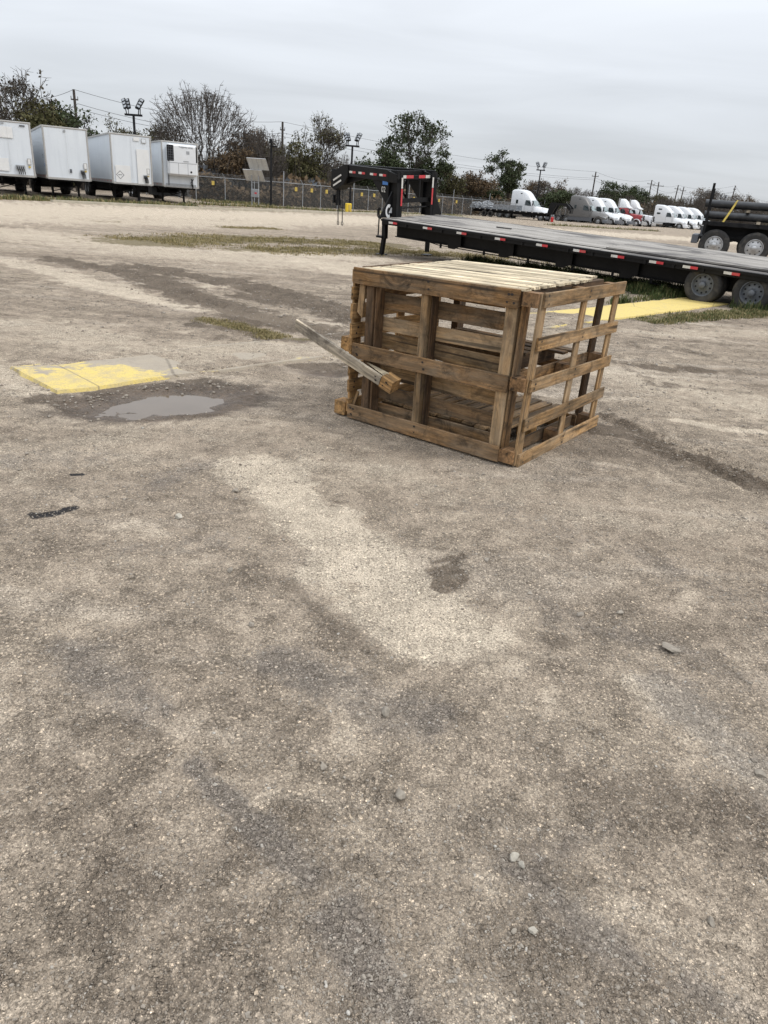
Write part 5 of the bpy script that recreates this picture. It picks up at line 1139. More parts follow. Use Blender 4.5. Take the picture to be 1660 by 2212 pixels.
KP = [(-19, 41), (-11.5, 50.5), (-6.5, 61), (-2.6, 72), (9.5, 96)]
for a, b in zip(KP[:-1], KP[1:]): mb.bar((*a, .05), (*b, .05), .30, .16)
M['kerb'] = simple('pale_kerb', (.42, .38, .30), .9, var=.25, scale=3, dirt=(.25, .21, .14), dirtamt=.6); tag(mb.build('kerb', M['kerb']), kind='structure')
# solar panel stand
q = at(552, 446.3); ss = empty('solar_stand', (q.x, q.y, 0), R_(-12), 'solar panel stand with two tilted panels and grey control box by the fence', 'solar stand')
M['panel_back'] = simple('panel_backsheet', (.52, .51, .48), .5, var=.1)
for x in (-.45, .45): mb = MB(); mb.cyl((x, 0, 0), (x, 0, 4.3), .07, n=10); mb.build('post', M['steel'], ss)
for z, x in ((4.85, .35), (3.55, -.15)):
    mb = MB(); r_ = Matrix.Rotation(R_(-48), 3, 'X'); mb.box((x, -.0, z), (2.5, 1.6, .05), r_); p = mb.build('solar_panel', M['panel_back'], ss)
    mb = MB(); 
    for k in range(5): mb.box(Vector((x-1.24+k*.62, 0, z))+r_ @ Vector((0, 0, -.035)), (.05, 1.6, .03), r_)
    for e in (-.8, .8): mb.box(Vector((x, 0, z))+r_ @ Vector((0, e, -.02)), (2.5, .05, .06), r_)
    mb.build('panel_frame', M['alu'], p)
mb = MB(); mb.bar((-.5, 0, 2.75), (.5, 0, 2.75), .06, .06); mb.bar((-.45, 0, 2.75), (-.75, -.4, 3.4), .05, .05); mb.build('brace', M['steel'], ss)
mb = MB(); mb.box((.05, -.14, 1.55), (1.0, .28, .95), bev=.03); b_ = mb.build('control_box', M['steel'], ss); mb = MB(); mb.box((.18, -.29, 1.55), (.3, .01, .2)); mb.build('label_plate', M['refl_r'], b_)
ss.scale = (.68, .68, .68)
# slim black camera pole
q = at(586, 447.5); o = empty('camera_pole', (q.x, q.y, 0), 0, 'slim black pole with a small camera on top next to the solar panels', 'pole'); mb = MB(); mb.cyl((0, 0, 0), (0, 0, 5.3), .10, .085, 10); mb.build('mast', M['black_matt'], o); mb = MB(); mb.box((-.02, -.1, 5.2), (.25, .3, .35), bev=.03); mb.box((.3, -.1, 4.8), (.45, .12, .12)); mb.build('camera', M['black_matt'], o)
# yellow bin
q = at(752.5, 458.5); mb = MB(); mb.box((0, 0, .38), (.50, .42, .76), bev=.03); o = empty('yellow_cabinet', (q.x, q.y, 0), R_(20), 'bright yellow cabinet standing near the fence behind the gooseneck chains', 'cabinet'); mb.build('body', M['yellow'], o); mb = MB(); mb.box((.06, -.22, .38), (.20, .03, .5)); mb.build('door_panel', M['sign_y'], o)
# ---- floodlight poles
def flood(px, pyb, pyt, Y, lab, headsz=1.0, rz=0):
    a = atY(px, pyb, Y); b = atY(px, pyt, Y); o = empty('floodlight_pole', (a.x, a.y, 0), rz, lab, 'light pole', 'floodlight poles'); H_ = b.z
    mb = MB(); mb.cyl((0, 0, 0), (0, 0, H_-.9), .11, .09, 10); mb.build('mast', M['black_matt'], o)
    mb = MB(); mb.box((0, 0, H_-.95), (1.3, .14, .14)); mb.build('crossarm', M['black_matt'], o)
    for k, (x, ry, rzh, y) in enumerate(((-.56, -24, -35, 0), (-.40, -20, 15, .25), (.40, 20, -15, .25), (.56, 24, 35, 0))):
        h = MB(); r_ = Matrix.Rotation(R_(ry), 3, 'Y') @ Matrix.Rotation(R_(-28), 3, 'X'); c = Vector((x*1.05, y-.1, H_-.25+.02*k)); h.box(c, (.32, .14, .80), r_, bev=.03); h.bar((x*.9, 0, H_-.95), c, .05, .05); hd_ = h.build('lamp_head', M['black_matt'], o)
        h = MB(); 
        for e in (-.26, 0, .26): h.box(c+r_ @ Vector((0, -.08, e)), (.22, .02, .15), r_)
        h.build('lens', M['lampglass'], hd_)
    return o
flood(300, 420, 240-22, 60, 'floodlight pole with four lamp heads rising behind the box trailers')
flood(756, 446, 290, 74, 'floodlight pole with four lamp heads behind the gooseneck')
flood(1154, 470, 351, 118, 'floodlight pole with four lamp heads above the white truck')
flood(1547, 495, 421, 175, 'distant floodlight pole behind the pipe load')
# ---- utility poles and wires
PO = []
def upole(px, pyt, Y, arm=1.2, lab='', tilt=0.0, rz=.3, pxb=None):
    a = atY(px, pyt, Y); o = empty('utility_pole', (a.x, a.y, 0), 0, lab, 'utility pole', 'timber utility poles'); H_ = a.z
    tx = math.tan(tilt)*H_
    mb = MB(); mb.cyl((-tx, 0, 0), (0, 0, H_), .19, .13, 8); mb.build('shaft', M['pole'], o)
    if arm:
        mb = MB(); c, s = math.cos(rz), math.sin(rz); mb.bar((-arm*c, -arm*s, H_-.9), (arm*c, arm*s, H_-.9), .10, .12)
        mb.build('crossarm', M['pole'], o); mb = MB()
        for e in (-1, 0, 1): mb.cyl((e*arm*.9*c, e*arm*.9*s, H_-.85), (e*arm*.9*c, e*arm*.9*s, H_-.6), .05, n=6)
        mb.build('insulator', M['steel'], o)
    PO.append((a.x, a.y, H_)); return o
upole(159.5, 193, 82, .35, 'tall timber utility pole left of the leftmost floodlight')
upole(611, 263, 100, .3, 'timber utility pole between the solar panels and leafy brown tree')
upole(1288, 371, 170, .8, 'utility pole rising behind the grey truck')
upole(1409, 389, 196, 1.1, 'upright utility pole above the red truck')
upole(1424, 393, 196, 1.6, 'leaning utility pole beside the upright one above the red truck', tilt=-.045)
upole(1466, 400, 205, .9, 'left pole of a pair above the right-hand truck row', tilt=.03)
upole(1478, 404, 212, .9, 'right pole of a pair above the right-hand truck row', tilt=.03)
upole(1589.5, 401, 200, .4, 'utility pole rising behind the pipes at right', tilt=.04)
upole(1621, 424, 230, .5, 'short far utility pole near the right edge')
upole(1561, 418, 215, 0, 'bare short pole behind the pipe load', tilt=.03)
M['wire'] = simple('black_wire', (.05, .05, .055), .6)
def wire(pts, sag, r, lab):
    mb = MB()
    for a, b in zip(pts[:-1], pts[1:]):
        a = Vector(a); b = Vector(b); pr = None; n = 14
        for i in range(n+1):
            t = i/n; p = a.lerp(b, t); p.z -= sag*4*t*(1-t)
            if pr is not None: mb.cyl(pr, p, r, n=4, cap=False)
            pr = p
    tag(mb.build('power_line', M['wire']), lab, 'power line', 'overhead power lines')
offL = atY(-40, 188, 72); offR = atY(1720, 438, 240)
for k, (dz_, dx_, lb) in enumerate(((0.0, 0, 'topmost overhead wire crossing behind the trailers and trees'), (-1.25, .3, 'middle overhead wire just below the topmost one'), (-1.6, -.3, 'lowest of the three parallel overhead wires'))):
    pts = [(offL.x, offL.y, offL.z+dz_*1.3)]+[(PO[i][0]+dx_, PO[i][1], PO[i][2]+dz_) for i in (0, 1, 2, 3, 5, 7, 8)]+[(offR.x, offR.y, offR.z+dz_)]
    wire(pts, .9, .022, lb)
wire([(PO[0][0], PO[0][1], PO[0][2]-5.5), (PO[1][0], PO[1][1], PO[1][2]-6.5), (PO[2][0], PO[2][1], PO[2][2]-5)], 1.6, .028, 'thick low cable sagging behind the far trees')
# ---- houses beyond the fence
def house(px, py, Y, w_, d_, h_, rh, rz, lab, wall, roof):
    q = atY(px, py, Y); o = empty('house', (q.x, q.y, 0), rz, lab, 'house')
    mb = MB(); mb.box((0, 0, h_/2), (w_, d_, h_)); mb.build('wall', wall, o)
    mb = MB(); mb.prism([(-w_/2-.4, h_+.02), (w_/2+.4, h_+.02), (w_/2-.9, h_+rh), (-w_/2+.9, h_+rh)], -d_/2-.4, d_/2+.4) if False else None
    v = [Vector((-w_/2-.4, -d_/2-.4, h_)), Vector((w_/2+.4, -d_/2-.4, h_)), Vector((w_/2+.4, d_/2+.4, h_)), Vector((-w_/2-.4, d_/2+.4, h_)), Vector((-w_/2+1.2, 0, h_+rh)), Vector((w_/2-.2, 0, h_+rh))]
    mb.add(v, [[0, 1, 5, 4], [1, 2, 5], [2, 3, 4, 5], [3, 0, 4], [0, 3, 2, 1]]); mb.build('roof', roof, o)
    for x in (-w_*.25, w_*.2):
        mb = MB(); mb.box((x, -d_/2-.02, h_*.55), (1.0, .06, 1.1)); f = mb.build('window', M['glass'], o); mb = MB(); mb.box((x, -d_/2-.06, h_*.55+.6), (1.2, .05, .1)); mb.box((x, -d_/2-.06, h_*.55-.6), (1.2, .05, .1)); mb.build('frame', M['white'], f)
    mb = MB(); mb.box((w_*.42, -d_/2-.03, 1.0), (.9, .06, 2.0)); mb.build('door', M['grey_d'], o)
    return o
house(652, 427, 98, 5.2, 8, 2.1, 1.3, R_(10), 'low house with blue-grey roof seen through the fence', M['bluegrey'], M['bluegrey'])
house(462, 414, 92, 5.2, 5, 2.6, .9, R_(5), 'pale low shed behind the fence right of the refrigerated trailer', M['wall_w'], M['bluegrey'])
# ------------------------------------------------------------------ trees
def bark(n, c): return simple(n, c, .95, var=.3, scale=3)
M['bark'] = bark('dark_bark', (.055, .045, .036)); M['bark_g'] = bark('grey_bark', (.070, .060, .050)); M['twig'] = bark('twig_grey', (.072, .060, .050))
def leafmat(name, a, b, c):
    t = MT(name); v = t.coord('World'); n = t.noise(v, .9, 4, .7); n2 = t.noise(v, 6, 3)
    q = t.mix(t.rng(n, .35, .65), a, b); q = t.mix(t.rng(n2, .55, .75, 0, .7), q, c); t.fin(q, .8, 0, None, .2)
    t.p.inputs['Transmission Weight'].default_value = 0; return t.m
M['leaf_green'] = leafmat('evergreen_leaf', (.032, .044, .020), (.058, .072, .032), (.095, .10, .052))
M['leaf_olive'] = leafmat('olive_leaf', (.050, .052, .020), (.085, .075, .032), (.13, .095, .045))
M['leaf_brown'] = leafmat('brown_leaf', (.075, .055, .032), (.12, .078, .042), (.17, .115, .06))
M['leaf_dark'] = leafmat('dark_leaf', (.040, .036, .027), (.065, .056, .038), (.10, .08, .052))
def seg_mesh(name, segs, mat, parent, n=4):
    A = np.array([s[0] for s in segs]); B = np.array([s[1] for s in segs]); r0 = np.array([s[2] for s in segs]); r1 = np.array([s[3] for s in segs])
    D = B-A; D /= np.linalg.norm(D, axis=1, keepdims=True)+1e-9
    ref = np.where(np.abs(D[:, 2:3]) < .9, np.array([[0, 0, 1.0]]), np.array([[1.0, 0, 0]])); U = np.cross(D, ref); U /= np.linalg.norm(U, axis=1, keepdims=True); W = np.cross(D, U)
    V = []
    for P0, r in ((A, r0), (B, r1)):
        for i in range(n):
            a = 2*math.pi*i/n; V.append(P0+(U*math.cos(a)+W*math.sin(a))*r[:, None])
    V = np.stack(V, 1); k = len(segs); base = (np.arange(k)*2*n)[:, None]
    F = np.concatenate([base+np.array([[i, (i+1) % n, n+(i+1) % n, n+i]]) for i in range(n)], 0)
    return np_mesh(name, V.reshape(-1, 3), F, mat, parent, smooth=True)
def leaf_quads(C, size, rg, flat=.0):
    n = len(C); a = rg.normal(size=(n, 3)); a /= np.linalg.norm(a, axis=1, keepdims=True); b = np.cross(a, rg.normal(size=(n, 3))); b /= np.linalg.norm(b, axis=1, keepdims=True)
    s = size*(.5+rg.random(n))[:, None]; V = np.stack([C-a*s-b*s*.35, C-b*s*.5+a*s*.3, C+a*s+b*s*.2, C+b*s*.6-a*s*.2], 1)
    return V.reshape(-1, 3), np.arange(n*4).reshape(n, 4)
def grow_tree(rg, levels, kids, spread, up, trunkfrac, curl=.25, limb=.78):
    segs = []; tips = []
    def rec(p, d, L, r, lv):
        n = 3; q = p.copy(); dd = d.copy()
        for i in range(n):
            dd = dd+rg.normal(size=3)*curl*.5+np.array([0, 0, up*.12]); dd /= np.linalg.norm(dd); e = q+dd*L/n; rr_ = r*(1-.25*(i+1)/n); segs.append((q, e, r*(1-.25*i/n), rr_, lv)); q = e
            if lv <= 2 and lv > 0 and i < 2 and rg.random() < .6:
                s = dd+rg.normal(size=3)*.9; s[2] = abs(s[2])*.6; s /= np.linalg.norm(s); rec(q, s, L*.55, r*.4, min(lv+2, levels)) 
        if lv >= levels: tips.append(q); return
        k = kids if lv else kids+1
        a0 = rg.random()*6.28
        for j in range(k):
            a = a0+2*math.pi*j/k+rg.normal()*.35; o_ = np.array([math.cos(a), math.sin(a), 0]); sp_ = spread*(.6+.7*rg.random())
            s = dd*math.cos(sp_)+o_*math.sin(sp_); s /= np.linalg.norm(s)
            rec(q, s, L*limb*(.75+.45*rg.random()), r*(.62 if k < 3 else .55), lv+1)
    rec(np.zeros(3), np.array([rg.normal()*.04, rg.normal()*.04, 1.0]), trunkfrac, .05, 0)
    return segs, np.array(tips)
def dome_tree(rg, Wm, H_, h0f=.16, levels=9):
    """wide bare crown: each limb divides its own sector of the dome"""
    h0 = H_*h0f; cz = H_*.54; az = H_-cz; ax = Wm/2; segs = []; tips = []
    def R(d):
        # distance from the fork to the ellipsoid in direction d
        o = np.array([0, 0, (h0-cz)/az]); v = np.array([d[0]/ax, d[1]/ax, d[2]/az]); A_ = v@v; B_ = o@v; C_ = o@o-1
        return (-B_+math.sqrt(max(0, B_*B_-A_*C_)))/A_
    lv = [0, .10, .20, .31, .42, .53, .63, .73, .82, .91, 1.0, 1.06]
    def rec(p, r, t0, t1, a0, a1, k):
        tm_, am = (t0+t1)/2, (a0+a1)/2; tm_ += rg.normal()*.10*(t1-t0); am += rg.normal()*.10*(a1-a0)
        d = np.array([math.sin(tm_)*math.cos(am), math.sin(tm_)*math.sin(am), math.cos(tm_)]); f = lv[k]*(1+.05*rg.normal()); e = np.array([0, 0, h0])+d*R(d)*f
        e = e+rg.normal(size=3)*H_*.006; m = (p+e)/2+rg.normal(size=3)*H_*.007; m[2] += H_*.006
        segs.append((p, m, r, r*.92, k)); segs.append((m, e, r*.92, r*.84, k))
        if k >= levels or (k > 6 and rg.random() < .10): tips.append(e); return
        w_ = (t1-t0); ww = (a1-a0)*math.sin(tm_)
        if w_ > ww: c_ = t0+w_*rg.uniform(.4, .6); rec(e, r*.72, t0, c_, a0, a1, k+1); rec(e, r*.72, c_, t1, a0, a1, k+1)
        else: c_ = a0+(a1-a0)*rg.uniform(.4, .6); rec(e, r*.72, t0, t1, a0, c_, k+1); rec(e, r*.72, t0, t1, c_, a1, k+1)
    rb = H_*.024; segs.append((np.zeros(3), np.array([0, 0, h0]), rb*1.3, rb, 0)); f0 = np.array([0, 0, h0]); ph = rg.random()*6.28
    for j in range(5): rec(f0, rb*.62, .18 if j else .0, 1.62, ph+j*2*math.pi/5, ph+(j+1)*2*math.pi/5, 1)
    return segs, np.array(tips)
def tree(cx, ytop, wpx, Y, kind, lab, seed, name=None, dx=0, group='trees beyond the fence'):
    rg = np.random.default_rng(seed); tp_ = atY(cx, ytop, Y); H_ = tp_.z; Wm = wpx*Y/1540.
    cfg = {'bare': (8, 2, .40, .30, .42), 'sparse': (5, 3, .55, .35, .40), 'dense': (4, 3, .75, .3, .25), 'tall': (5, 3, .5, .3, .55), 'column': (5, 3, .42, .5, .3), 'shrub': (4, 3, .7, .3, .15)}[kind]
    bare = kind == 'bare'
    if bare: segs, tips = dome_tree(rg, Wm, H_, rg.uniform(.12, .26), 9 if wpx > 150 else (8 if wpx > 75 else 7))
    else: segs, tips = grow_tree(rg, *cfg, curl=.25, limb=.8)
    allp = np.array([s[1] for s in segs]); zx = np.percentile(allp[:, 2], 99.5); wx = np.percentile(np.abs(allp[:, :2]), 97)*2
    sc = np.array([1., 1., 1.]) if bare else np.array([Wm/wx, Wm/wx, H_/zx]); rs = 1/.62 if bare else H_*.55
    segs = [(a*sc, b*sc, max(.030, r0*rs*.62), max(.024, r1*rs*.62), lv) for a, b, r0, r1, lv in segs]; tips = tips*sc
    o = empty(name or {'bare': 'bare_tree', 'sparse': 'thin_leaved_tree', 'dense': 'bushy_tree', 'tall': 'oak_tree', 'column': 'evergreen_tree', 'shrub': 'shrub'}[kind], (tp_.x, Y, 0), 0, lab, 'shrub' if kind == 'shrub' else 'tree', group)
    big = [s for s in segs if s[4] <= 2]; sm = [s for s in segs if s[4] > 2]
    seg_mesh('trunk', big, M['bark'] if kind != 'bare' else M['bark_g'], o, 6); cr_ = seg_mesh('branches', sm, M['twig'] if kind in ('bare', 'sparse') else M['bark'], o, 3)
    # twig haze at the tips
    tw = []
    for t_ in tips:
        for _ in range(4 if kind == 'bare' else 2):
            d = rg.normal(size=3); d[2] = abs(d[2])*.8; d /= np.linalg.norm(d); L = H_*(.04 if bare else .05)*(.5+rg.random()); tw.append((t_, t_+d*L, .020, .010))
    seg_mesh('twigs', tw, M['twig'], cr_, 3)
    lm, per, sz, rad = {'bare': (None, 0, 0, 0), 'sparse': ('leaf_brown', 6, .12, .5), 'dense': ('leaf_green', 46, .15, .6), 'tall': ('leaf_green', 26, .14, .5), 'column': ('leaf_green', 24, .15, .5), 'shrub': ('leaf_olive', 40, .18, .8)}[kind]
    return o, tips, H_, lm, per, sz, rad, rg
def leafy(res, mat=None, per=None, keep=1.0, sz=None, rad=None):
    o, tips, H_, lm, p0, s0, r0, rg = res; mat = mat or lm; per = per or p0; sz = sz or s0; rad = rad or r0
    if not mat: return o
    tt = tips[rg.random(len(tips)) < keep]
    cap = 7500 if o.name.startswith('bushy') else 5200
    if len(tt)*per > cap: per = max(1, int(cap/len(tt)))
    g = rg.normal(size=(len(tt)*per, 3)); C = np.repeat(tt, per, 0)+g*np.array([rad, rad, rad*.75])*(.45+.4*rg.random((len(tt)*per, 1))); C = C[C[:, 2] > .1]
    V, F = leaf_quads(C, sz, rg); np_mesh('crown', V, F, M[mat], o); return o
leafy(tree(40, 168, 130, 74, 'sparse', 'dark half-leafless tree at the far left behind the trailers', 1), 'leaf_dark', 6, .45, .13)
leafy(tree(-20, 200, 120, 76, 'sparse', 'dark thin tree cut by the left edge', 21), 'leaf_dark', 6, .5, .13)
leafy(tree(95, 232, 90, 72, 'dense', 'dark green bushy tree behind the second box trailer', 2), 'leaf_olive', 26, .7)
leafy(tree(150, 240, 90, 74, 'dense', 'low olive bushy tree left of the timber pole', 3), 'leaf_green', 26, .6)
tree(132, 204, 70, 80, 'bare', 'slender bare tree left of the timber utility pole', 4)
tree(72, 185, 70, 84, 'bare', 'pale bare tree rising right of the dark tree at far left', 24)
tree(188, 243, 70, 80, 'bare', 'low bare tree right of the timber utility pole', 5)
leafy(tree(272, 268, 60, 105, 'sparse', 'small thinly leaved tree left of the first floodlight pole', 6), 'leaf_olive', 12, .8)
leafy(tree(335, 286, 60, 105, 'dense', 'small brown-green bushy tree above the refrigerated trailer', 7), 'leaf_olive', 30, .7)
tree(440, 184, 215, 94, 'bare', 'huge bare spreading tree behind the refrigerated trailer', 8)
tree(362, 232, 80, 90, 'bare', 'leaning bare tree left of the huge spreading one', 9)
tree(385, 300, 60, 88, 'bare', 'small bare tree under the huge spreading one', 29)
leafy(tree(545, 290, 110, 100, 'sparse', 'brown thicket tree above the solar panels', 10), 'leaf_brown', 16, .9)
tree(575, 255, 95, 92, 'bare', 'gnarled bare tree behind the solar panels', 11)
tree(625, 280, 70, 105, 'bare', 'twiggy bare tree right of the middle utility pole', 31)
leafy(tree(520, 330, 90, 90, 'sparse', 'low brown tree left of the solar panels', 32), 'leaf_brown', 16, .9)
leafy(tree(640, 318, 100, 98, 'dense', 'olive bushy tree behind the middle utility pole', 33), 'leaf_olive', 36, .8)
leafy(tree(703, 256, 125, 98, 'tall', 'large round olive-brown tree left of the second floodlight', 12), 'leaf_olive', 6, .5, .12, .5)
tree(740, 300, 60, 96, 'bare', 'bare leaning tree just right of the large olive-brown one', 34)
leafy(tree(885, 251, 125, 112, 'tall', 'tall green tree with layered crown behind the gooseneck', 13), 'leaf_green', 26, .40, .15, .5)
leafy(tree(842, 330, 45, 108, 'column', 'narrow green tree left of the tall layered one', 14), 'leaf_green', 26, .9)
leafy(tree(935, 350, 60, 112, 'column', 'green tree at the right foot of the tall layered one', 15), 'leaf_green', 22, .9)
leafy(tree(800, 357, 60, 104, 'dense', 'low round green bush tree behind the gooseneck neck', 16))
leafy(tree(972, 368, 60, 120, 'sparse', 'grey-green thin tree right of the gooseneck', 17), 'leaf_olive', 14, .8)
leafy(tree(1008, 378, 85, 122, 'sparse', 'rusty brown rounded tree behind the fence', 18), 'leaf_brown', 22, .95)
leafy(tree(1055, 402, 70, 126, 'dense', 'dark green bush tree left of the tall evergreen', 19))
leafy(tree(1108, 334, 62, 128, 'column', 'tall ragged evergreen left of the white truck', 20), 'leaf_green', 24, .9)
tree(1180, 378, 70, 140, 'bare', 'bare brown-twigged tree above the white truck', 41)
leafy(tree(1185, 392, 70, 142, 'sparse', 'thin reddish-brown tree above the white truck', 42), 'leaf_brown', 8, .8)
leafy(tree(1200, 418, 60, 138, 'dense', 'dark green bush between the white and grey trucks', 43))
for i, (cx, yt, wp, Y, lb) in enumerate(((1245, 390, 60, 155, 'pale bare tree left of the grey truck roof'), (1275, 396, 50, 158, 'bare tree touching the pole behind the grey truck'), (1360, 408, 55, 175, 'bare tree above the white truck hoods'), (1445, 412, 60, 180, 'bare tree left of the pair of poles'), (1500, 408, 75, 178, 'wide bare tree above the right-hand truck row'), (1545, 402, 80, 172, 'bare tree with pale twigs behind the stake'), (1590, 405, 60, 178, 'bare tree behind the pipes'), (1640, 424, 60, 185, 'low bare tree near the right edge'))):
    tree(cx, yt, wp, Y, 'bare', lb, 50+i)
leafy(tree(1318, 398, 50, 170, 'dense', 'round dark green tree behind the white trucks', 61)); leafy(tree(1385, 410, 50, 180, 'dense', 'dark green tree left of the upright utility pole', 62))
leafy(tree(1530, 412, 60, 185, 'sparse', 'tan thinly leaved tree behind the stake of the pipe trailer', 63), 'leaf_brown', 12, .9); leafy(tree(1615, 425, 60, 190, 'sparse', 'low tan tree near the right edge', 64), 'leaf_brown', 12, .9)
leafy(tree(1430, 424, 60, 190, 'sparse', 'dull olive tree between the leaning and upright poles', 65), 'leaf_olive', 16, .9); leafy(tree(1345, 415, 60, 180, 'sparse', 'dull olive tree behind the middle trucks', 66), 'leaf_olive', 16, .9)
# far tangled growth that closes the view
rg = np.random.default_rng(5); tops = [(-120, 235), (60, 255), (130, 275), (200, 308), (300, 325), (380, 348), (470, 335), (540, 322), (620, 326), (700, 335), (780, 358), (830, 366), (900, 374), (1000, 388), (1080, 402), (1150, 414), (1250, 420), (1350, 424), (1450, 430), (1560, 434), (1760, 450)]
tX = [a for a, b in tops]; tYp = [b for a, b in tops]
# low dark scrub just beyond the fence
n = 20000; sgi = rg.integers(1, len(FP)-1, n); sgi = np.where(rg.random(n) < .35, 1, np.where(rg.random(n) < .75, 2, 3)); FA = np.array(FP); tt_ = rg.random(n)[:, None]
B0 = FA[sgi]+(FA[sgi+1]-FA[sgi])*tt_; off = 1.5+rg.random(n)**1.5*9; Xw = B0[:, 0]-off*.35; Yw = B0[:, 1]+off; hs = (.5+2.6*np.clip(.45+.9*fbm(Xw, Yw, .3, 3, 50), 0, 1))
V, F = leaf_quads(np.stack([Xw, Yw, hs*rg.random(n)**.7], 1), .26, rg); tag(np_mesh('scrub', V, F, M['leaf_brown']), 'brown low scrub tangled behind the chain-link fence', 'scrub', kind='stuff')
for mat_, frac, sd_ in (('leaf_brown', .40, 1), ('leaf_olive', .38, 2), ('leaf_dark', .5, 3)):
    n = int(48000*frac); px = rg.uniform(-120, 1760, n); yt = np.interp(px, tX, tYp); Yd = np.interp(px, [-120, 380, 700, 1100, 1700], [92, 103, 120, 155, 208])+rg.normal(size=n)*5
    d = np.array([[*(_f*CF+RT*(a-CW/2)+UP*(CH/2-b))] for a, b in zip(px, yt)]); Z = CAMZ+d[:, 2]*Yd/d[:, 1]; Xw = d[:, 0]*Yd/d[:, 1]
    lumpn = .72+.42*fbm(Xw, Yd, .13, 3, 7*sd_); Zt = Z*np.clip(lumpn, .35, 1.12); z = Zt*rg.random(n)**.8
    k = z > .05; V, F = leaf_quads(np.stack([Xw, Yd, z], 1)[k], .34, rg)
    tag(np_mesh('thicket', V, F, M[mat_]), kind='stuff', label={1: 'brown winter thicket closing the view behind the trees', 2: 'olive undergrowth in the far tree belt', 3: 'dark scrub in the far tree belt'}[sd_], cat='thicket')
segs = []
for _ in range(5200):
    px = rg.uniform(-100, 1740); yt = np.interp(px, tX, tYp); Yd = float(np.interp(px, [-120, 380, 700, 1100, 1700], [86, 93, 108, 145, 198]))+rg.normal()*6; q = atY(px, yt-4, Yd); h = q.z*(.6+.5*rg.random()); b = np.array([q.x, Yd, h*.3*rg.random()]); e = np.array([q.x+rg.normal()*h*.12, Yd+rg.normal()*.5, h]); mid = (b+e)/2+rg.normal(size=3)*.25
    segs += [(b, mid, .035, .025), (mid, e, .025, .010)]
tag(seg_mesh('brushwood', segs, M['twig'], None, 3), 'tangle of thin bare stems in the far tree belt', 'brushwood', kind='stuff')

# ------------------------------------------------------------------ grass
def grass(name, lab, polys, n, hmin, hmax, mats, seed, wd=.006, clump=True, thr=.0):
    rg = np.random.default_rng(seed); Xs = []; Ys = []
    for (pl, wdm, cnt) in polys:
        pl = [P(*q) for q in pl]; seg = [math.dist(a, b) for a, b in zip(pl[:-1], pl[1:])]; tot = sum(seg); u = rg.random(cnt)*tot; cum = np.cumsum([0]+seg); k = np.clip(np.searchsorted(cum, u)-1, 0, len(seg)-1)
        pa = np.array(pl); A = pa[k]; B = pa[k+1]; t = ((u-cum[k])/np.array(seg)[k])[:, None]; d = (B-A)/np.linalg.norm(B-A, axis=1, keepdims=True); nrm = np.stack([-d[:, 1], d[:, 0]], 1)
        q = A+(B-A)*t+nrm*(np.clip(rg.normal(size=(cnt, 1))*.5, -1.15, 1.15)*wdm); Xs.append(q[:, 0]); Ys.append(q[:, 1])
    x = np.concatenate(Xs); y = np.concatenate(Ys)
    f = fbm(x, y, 3.2, 3, 19); k = rg.random(len(x)) < np.clip(.55+1.3*f-thr, .03, 1); x, y, f = x[k], y[k], f[k]
    # not on the painted strip
    us = (x-ST0.x)*ST_DIR.x+(y-ST0.y)*ST_DIR.y; vs = (x-ST0.x)*ST_N.x+(y-ST0.y)*ST_N.y; k = ~((us > 0) & (us < ST_L) & (np.abs(vs) < ST_HW+.03)); x, y, f = x[k], y[k], f[k]
    h0, _ = terrain(x, y); n = len(x); h = (hmin+(hmax-hmin)*rg.random(n)**1.6)*(.6+.8*np.clip(f+.5, 0, 1)); a = rg.random(n)*6.283; lean = rg.random(n)*.7*h; w_ = wd*(.6+.8*rg.random(n))
    dx_, dy_ = np.cos(a), np.sin(a); px_, py_ = -dy_*w_, dx_*w_
    b0 = np.stack([x-px_, y-py_, h0-.01], 1); b1 = np.stack([x+px_, y+py_, h0-.01], 1); m0 = np.stack([x-px_*.7+dx_*lean*.35, y-py_*.7+dy_*lean*.35, h0+h*.6], 1); m1 = np.stack([x+px_*.7+dx_*lean*.35, y+py_*.7+dy_*lean*.35, h0+h*.6], 1); tp = np.stack([x+dx_*lean, y+dy_*lean, h0+h*.95], 1); tp2 = tp+np.stack([px_*.15, py_*.15, 0*x], 1)
    V = np.stack([b0, b1, m1, m0, tp2, tp], 1).reshape(-1, 3); b = (np.arange(n)*6)[:, None]; F = np.concatenate([b+np.array([[0, 1, 2, 3]]), b+np.array([[3, 2, 4, 5]])], 0)
    mi = rg.integers(0, len(mats), n); return tag(np_mesh(name, V, F, [M[m_] for m_ in mats], midx=np.concatenate([mi, mi])), lab, 'grass', kind='stuff')
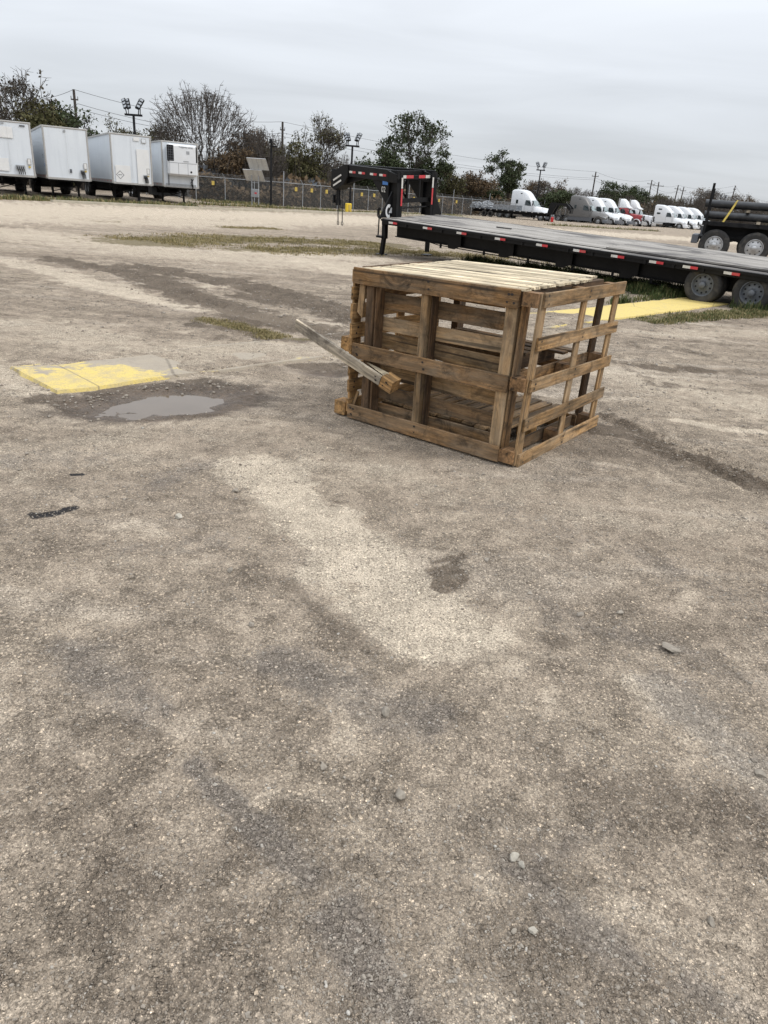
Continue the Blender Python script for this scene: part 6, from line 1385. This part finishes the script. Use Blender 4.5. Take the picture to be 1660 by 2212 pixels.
def gmat(n, a, b):
    t = MT(n); v = t.coord('World'); q = t.mix(t.rng(t.noise(v, 1.3, 4), .35, .65), a, b); return t.fin(q, .75, 0, None, .2)
M['g_green'] = gmat('green_blade', (.045, .068, .020), (.085, .105, .035)); M['g_dark'] = gmat('dark_green_blade', (.028, .045, .014), (.05, .07, .022)); M['g_straw'] = gmat('straw_blade', (.22, .175, .080), (.33, .27, .14)); M['g_olive'] = gmat('olive_blade', (.10, .098, .040), (.17, .15, .065))
grass('grass', 'tall green grass growing under the flatbed and around its wheels', [([(1010, 568), (1150, 584), (1300, 606), (1480, 632)], .8, 34000), ([(1230, 600), (1380, 630), (1490, 645)], .55, 16000), ([(1330, 660), (1440, 645), (1480, 640)], .25, 5000), ([(1590, 668), (1680, 674)], .35, 1500)], 0, .03, .20, ['g_green', 'g_dark', 'g_dark', 'g_olive'], 1, .007)
grass('dry_grass', 'short straw-coloured grass in the patch left of the flatbed', [([(310, 524), (420, 520), (560, 516), (830, 530)], 1.7, 26000), ([(540, 540), (900, 545), (1100, 562)], 1.3, 22000), ([(1150, 555), (1350, 585)], 1.6, 10000), ([(480, 491), (600, 494)], .7, 2000)], 0, .01, .05, ['g_straw', 'g_straw', 'g_straw', 'g_olive'], 2, .010)
grass('turf', 'low olive turf along the right side of the yellow strip', [([(1385, 694), (1500, 685), (1680, 674)], .34, 24000), ([(1330, 664), (1400, 655)], .15, 3000)], 0, .01, .06, ['g_olive', 'g_straw', 'g_green'], 3, .005)
grass('turf', 'thin olive turf patch on the left between ruts and path', [([(425, 688), (520, 705), (600, 730), (655, 738)], .16, 7000)], 0, .006, .022, ['g_olive', 'g_straw', 'g_straw'], 4, .004)
grass('weeds', 'green weeds along the foot of the box trailers and fence', [([(-40, 428), (200, 437), (420, 447)], 1.2, 9000), ([(420, 441), (620, 450), (800, 461), (1000, 468)], 1.6, 12000), ([(440, 436), (560, 442)], 2.0, 4000), ([(1180, 486), (1420, 500)], .8, 2500)], 0, .05, .26, ['g_olive', 'g_green', 'g_straw'], 5, .025)
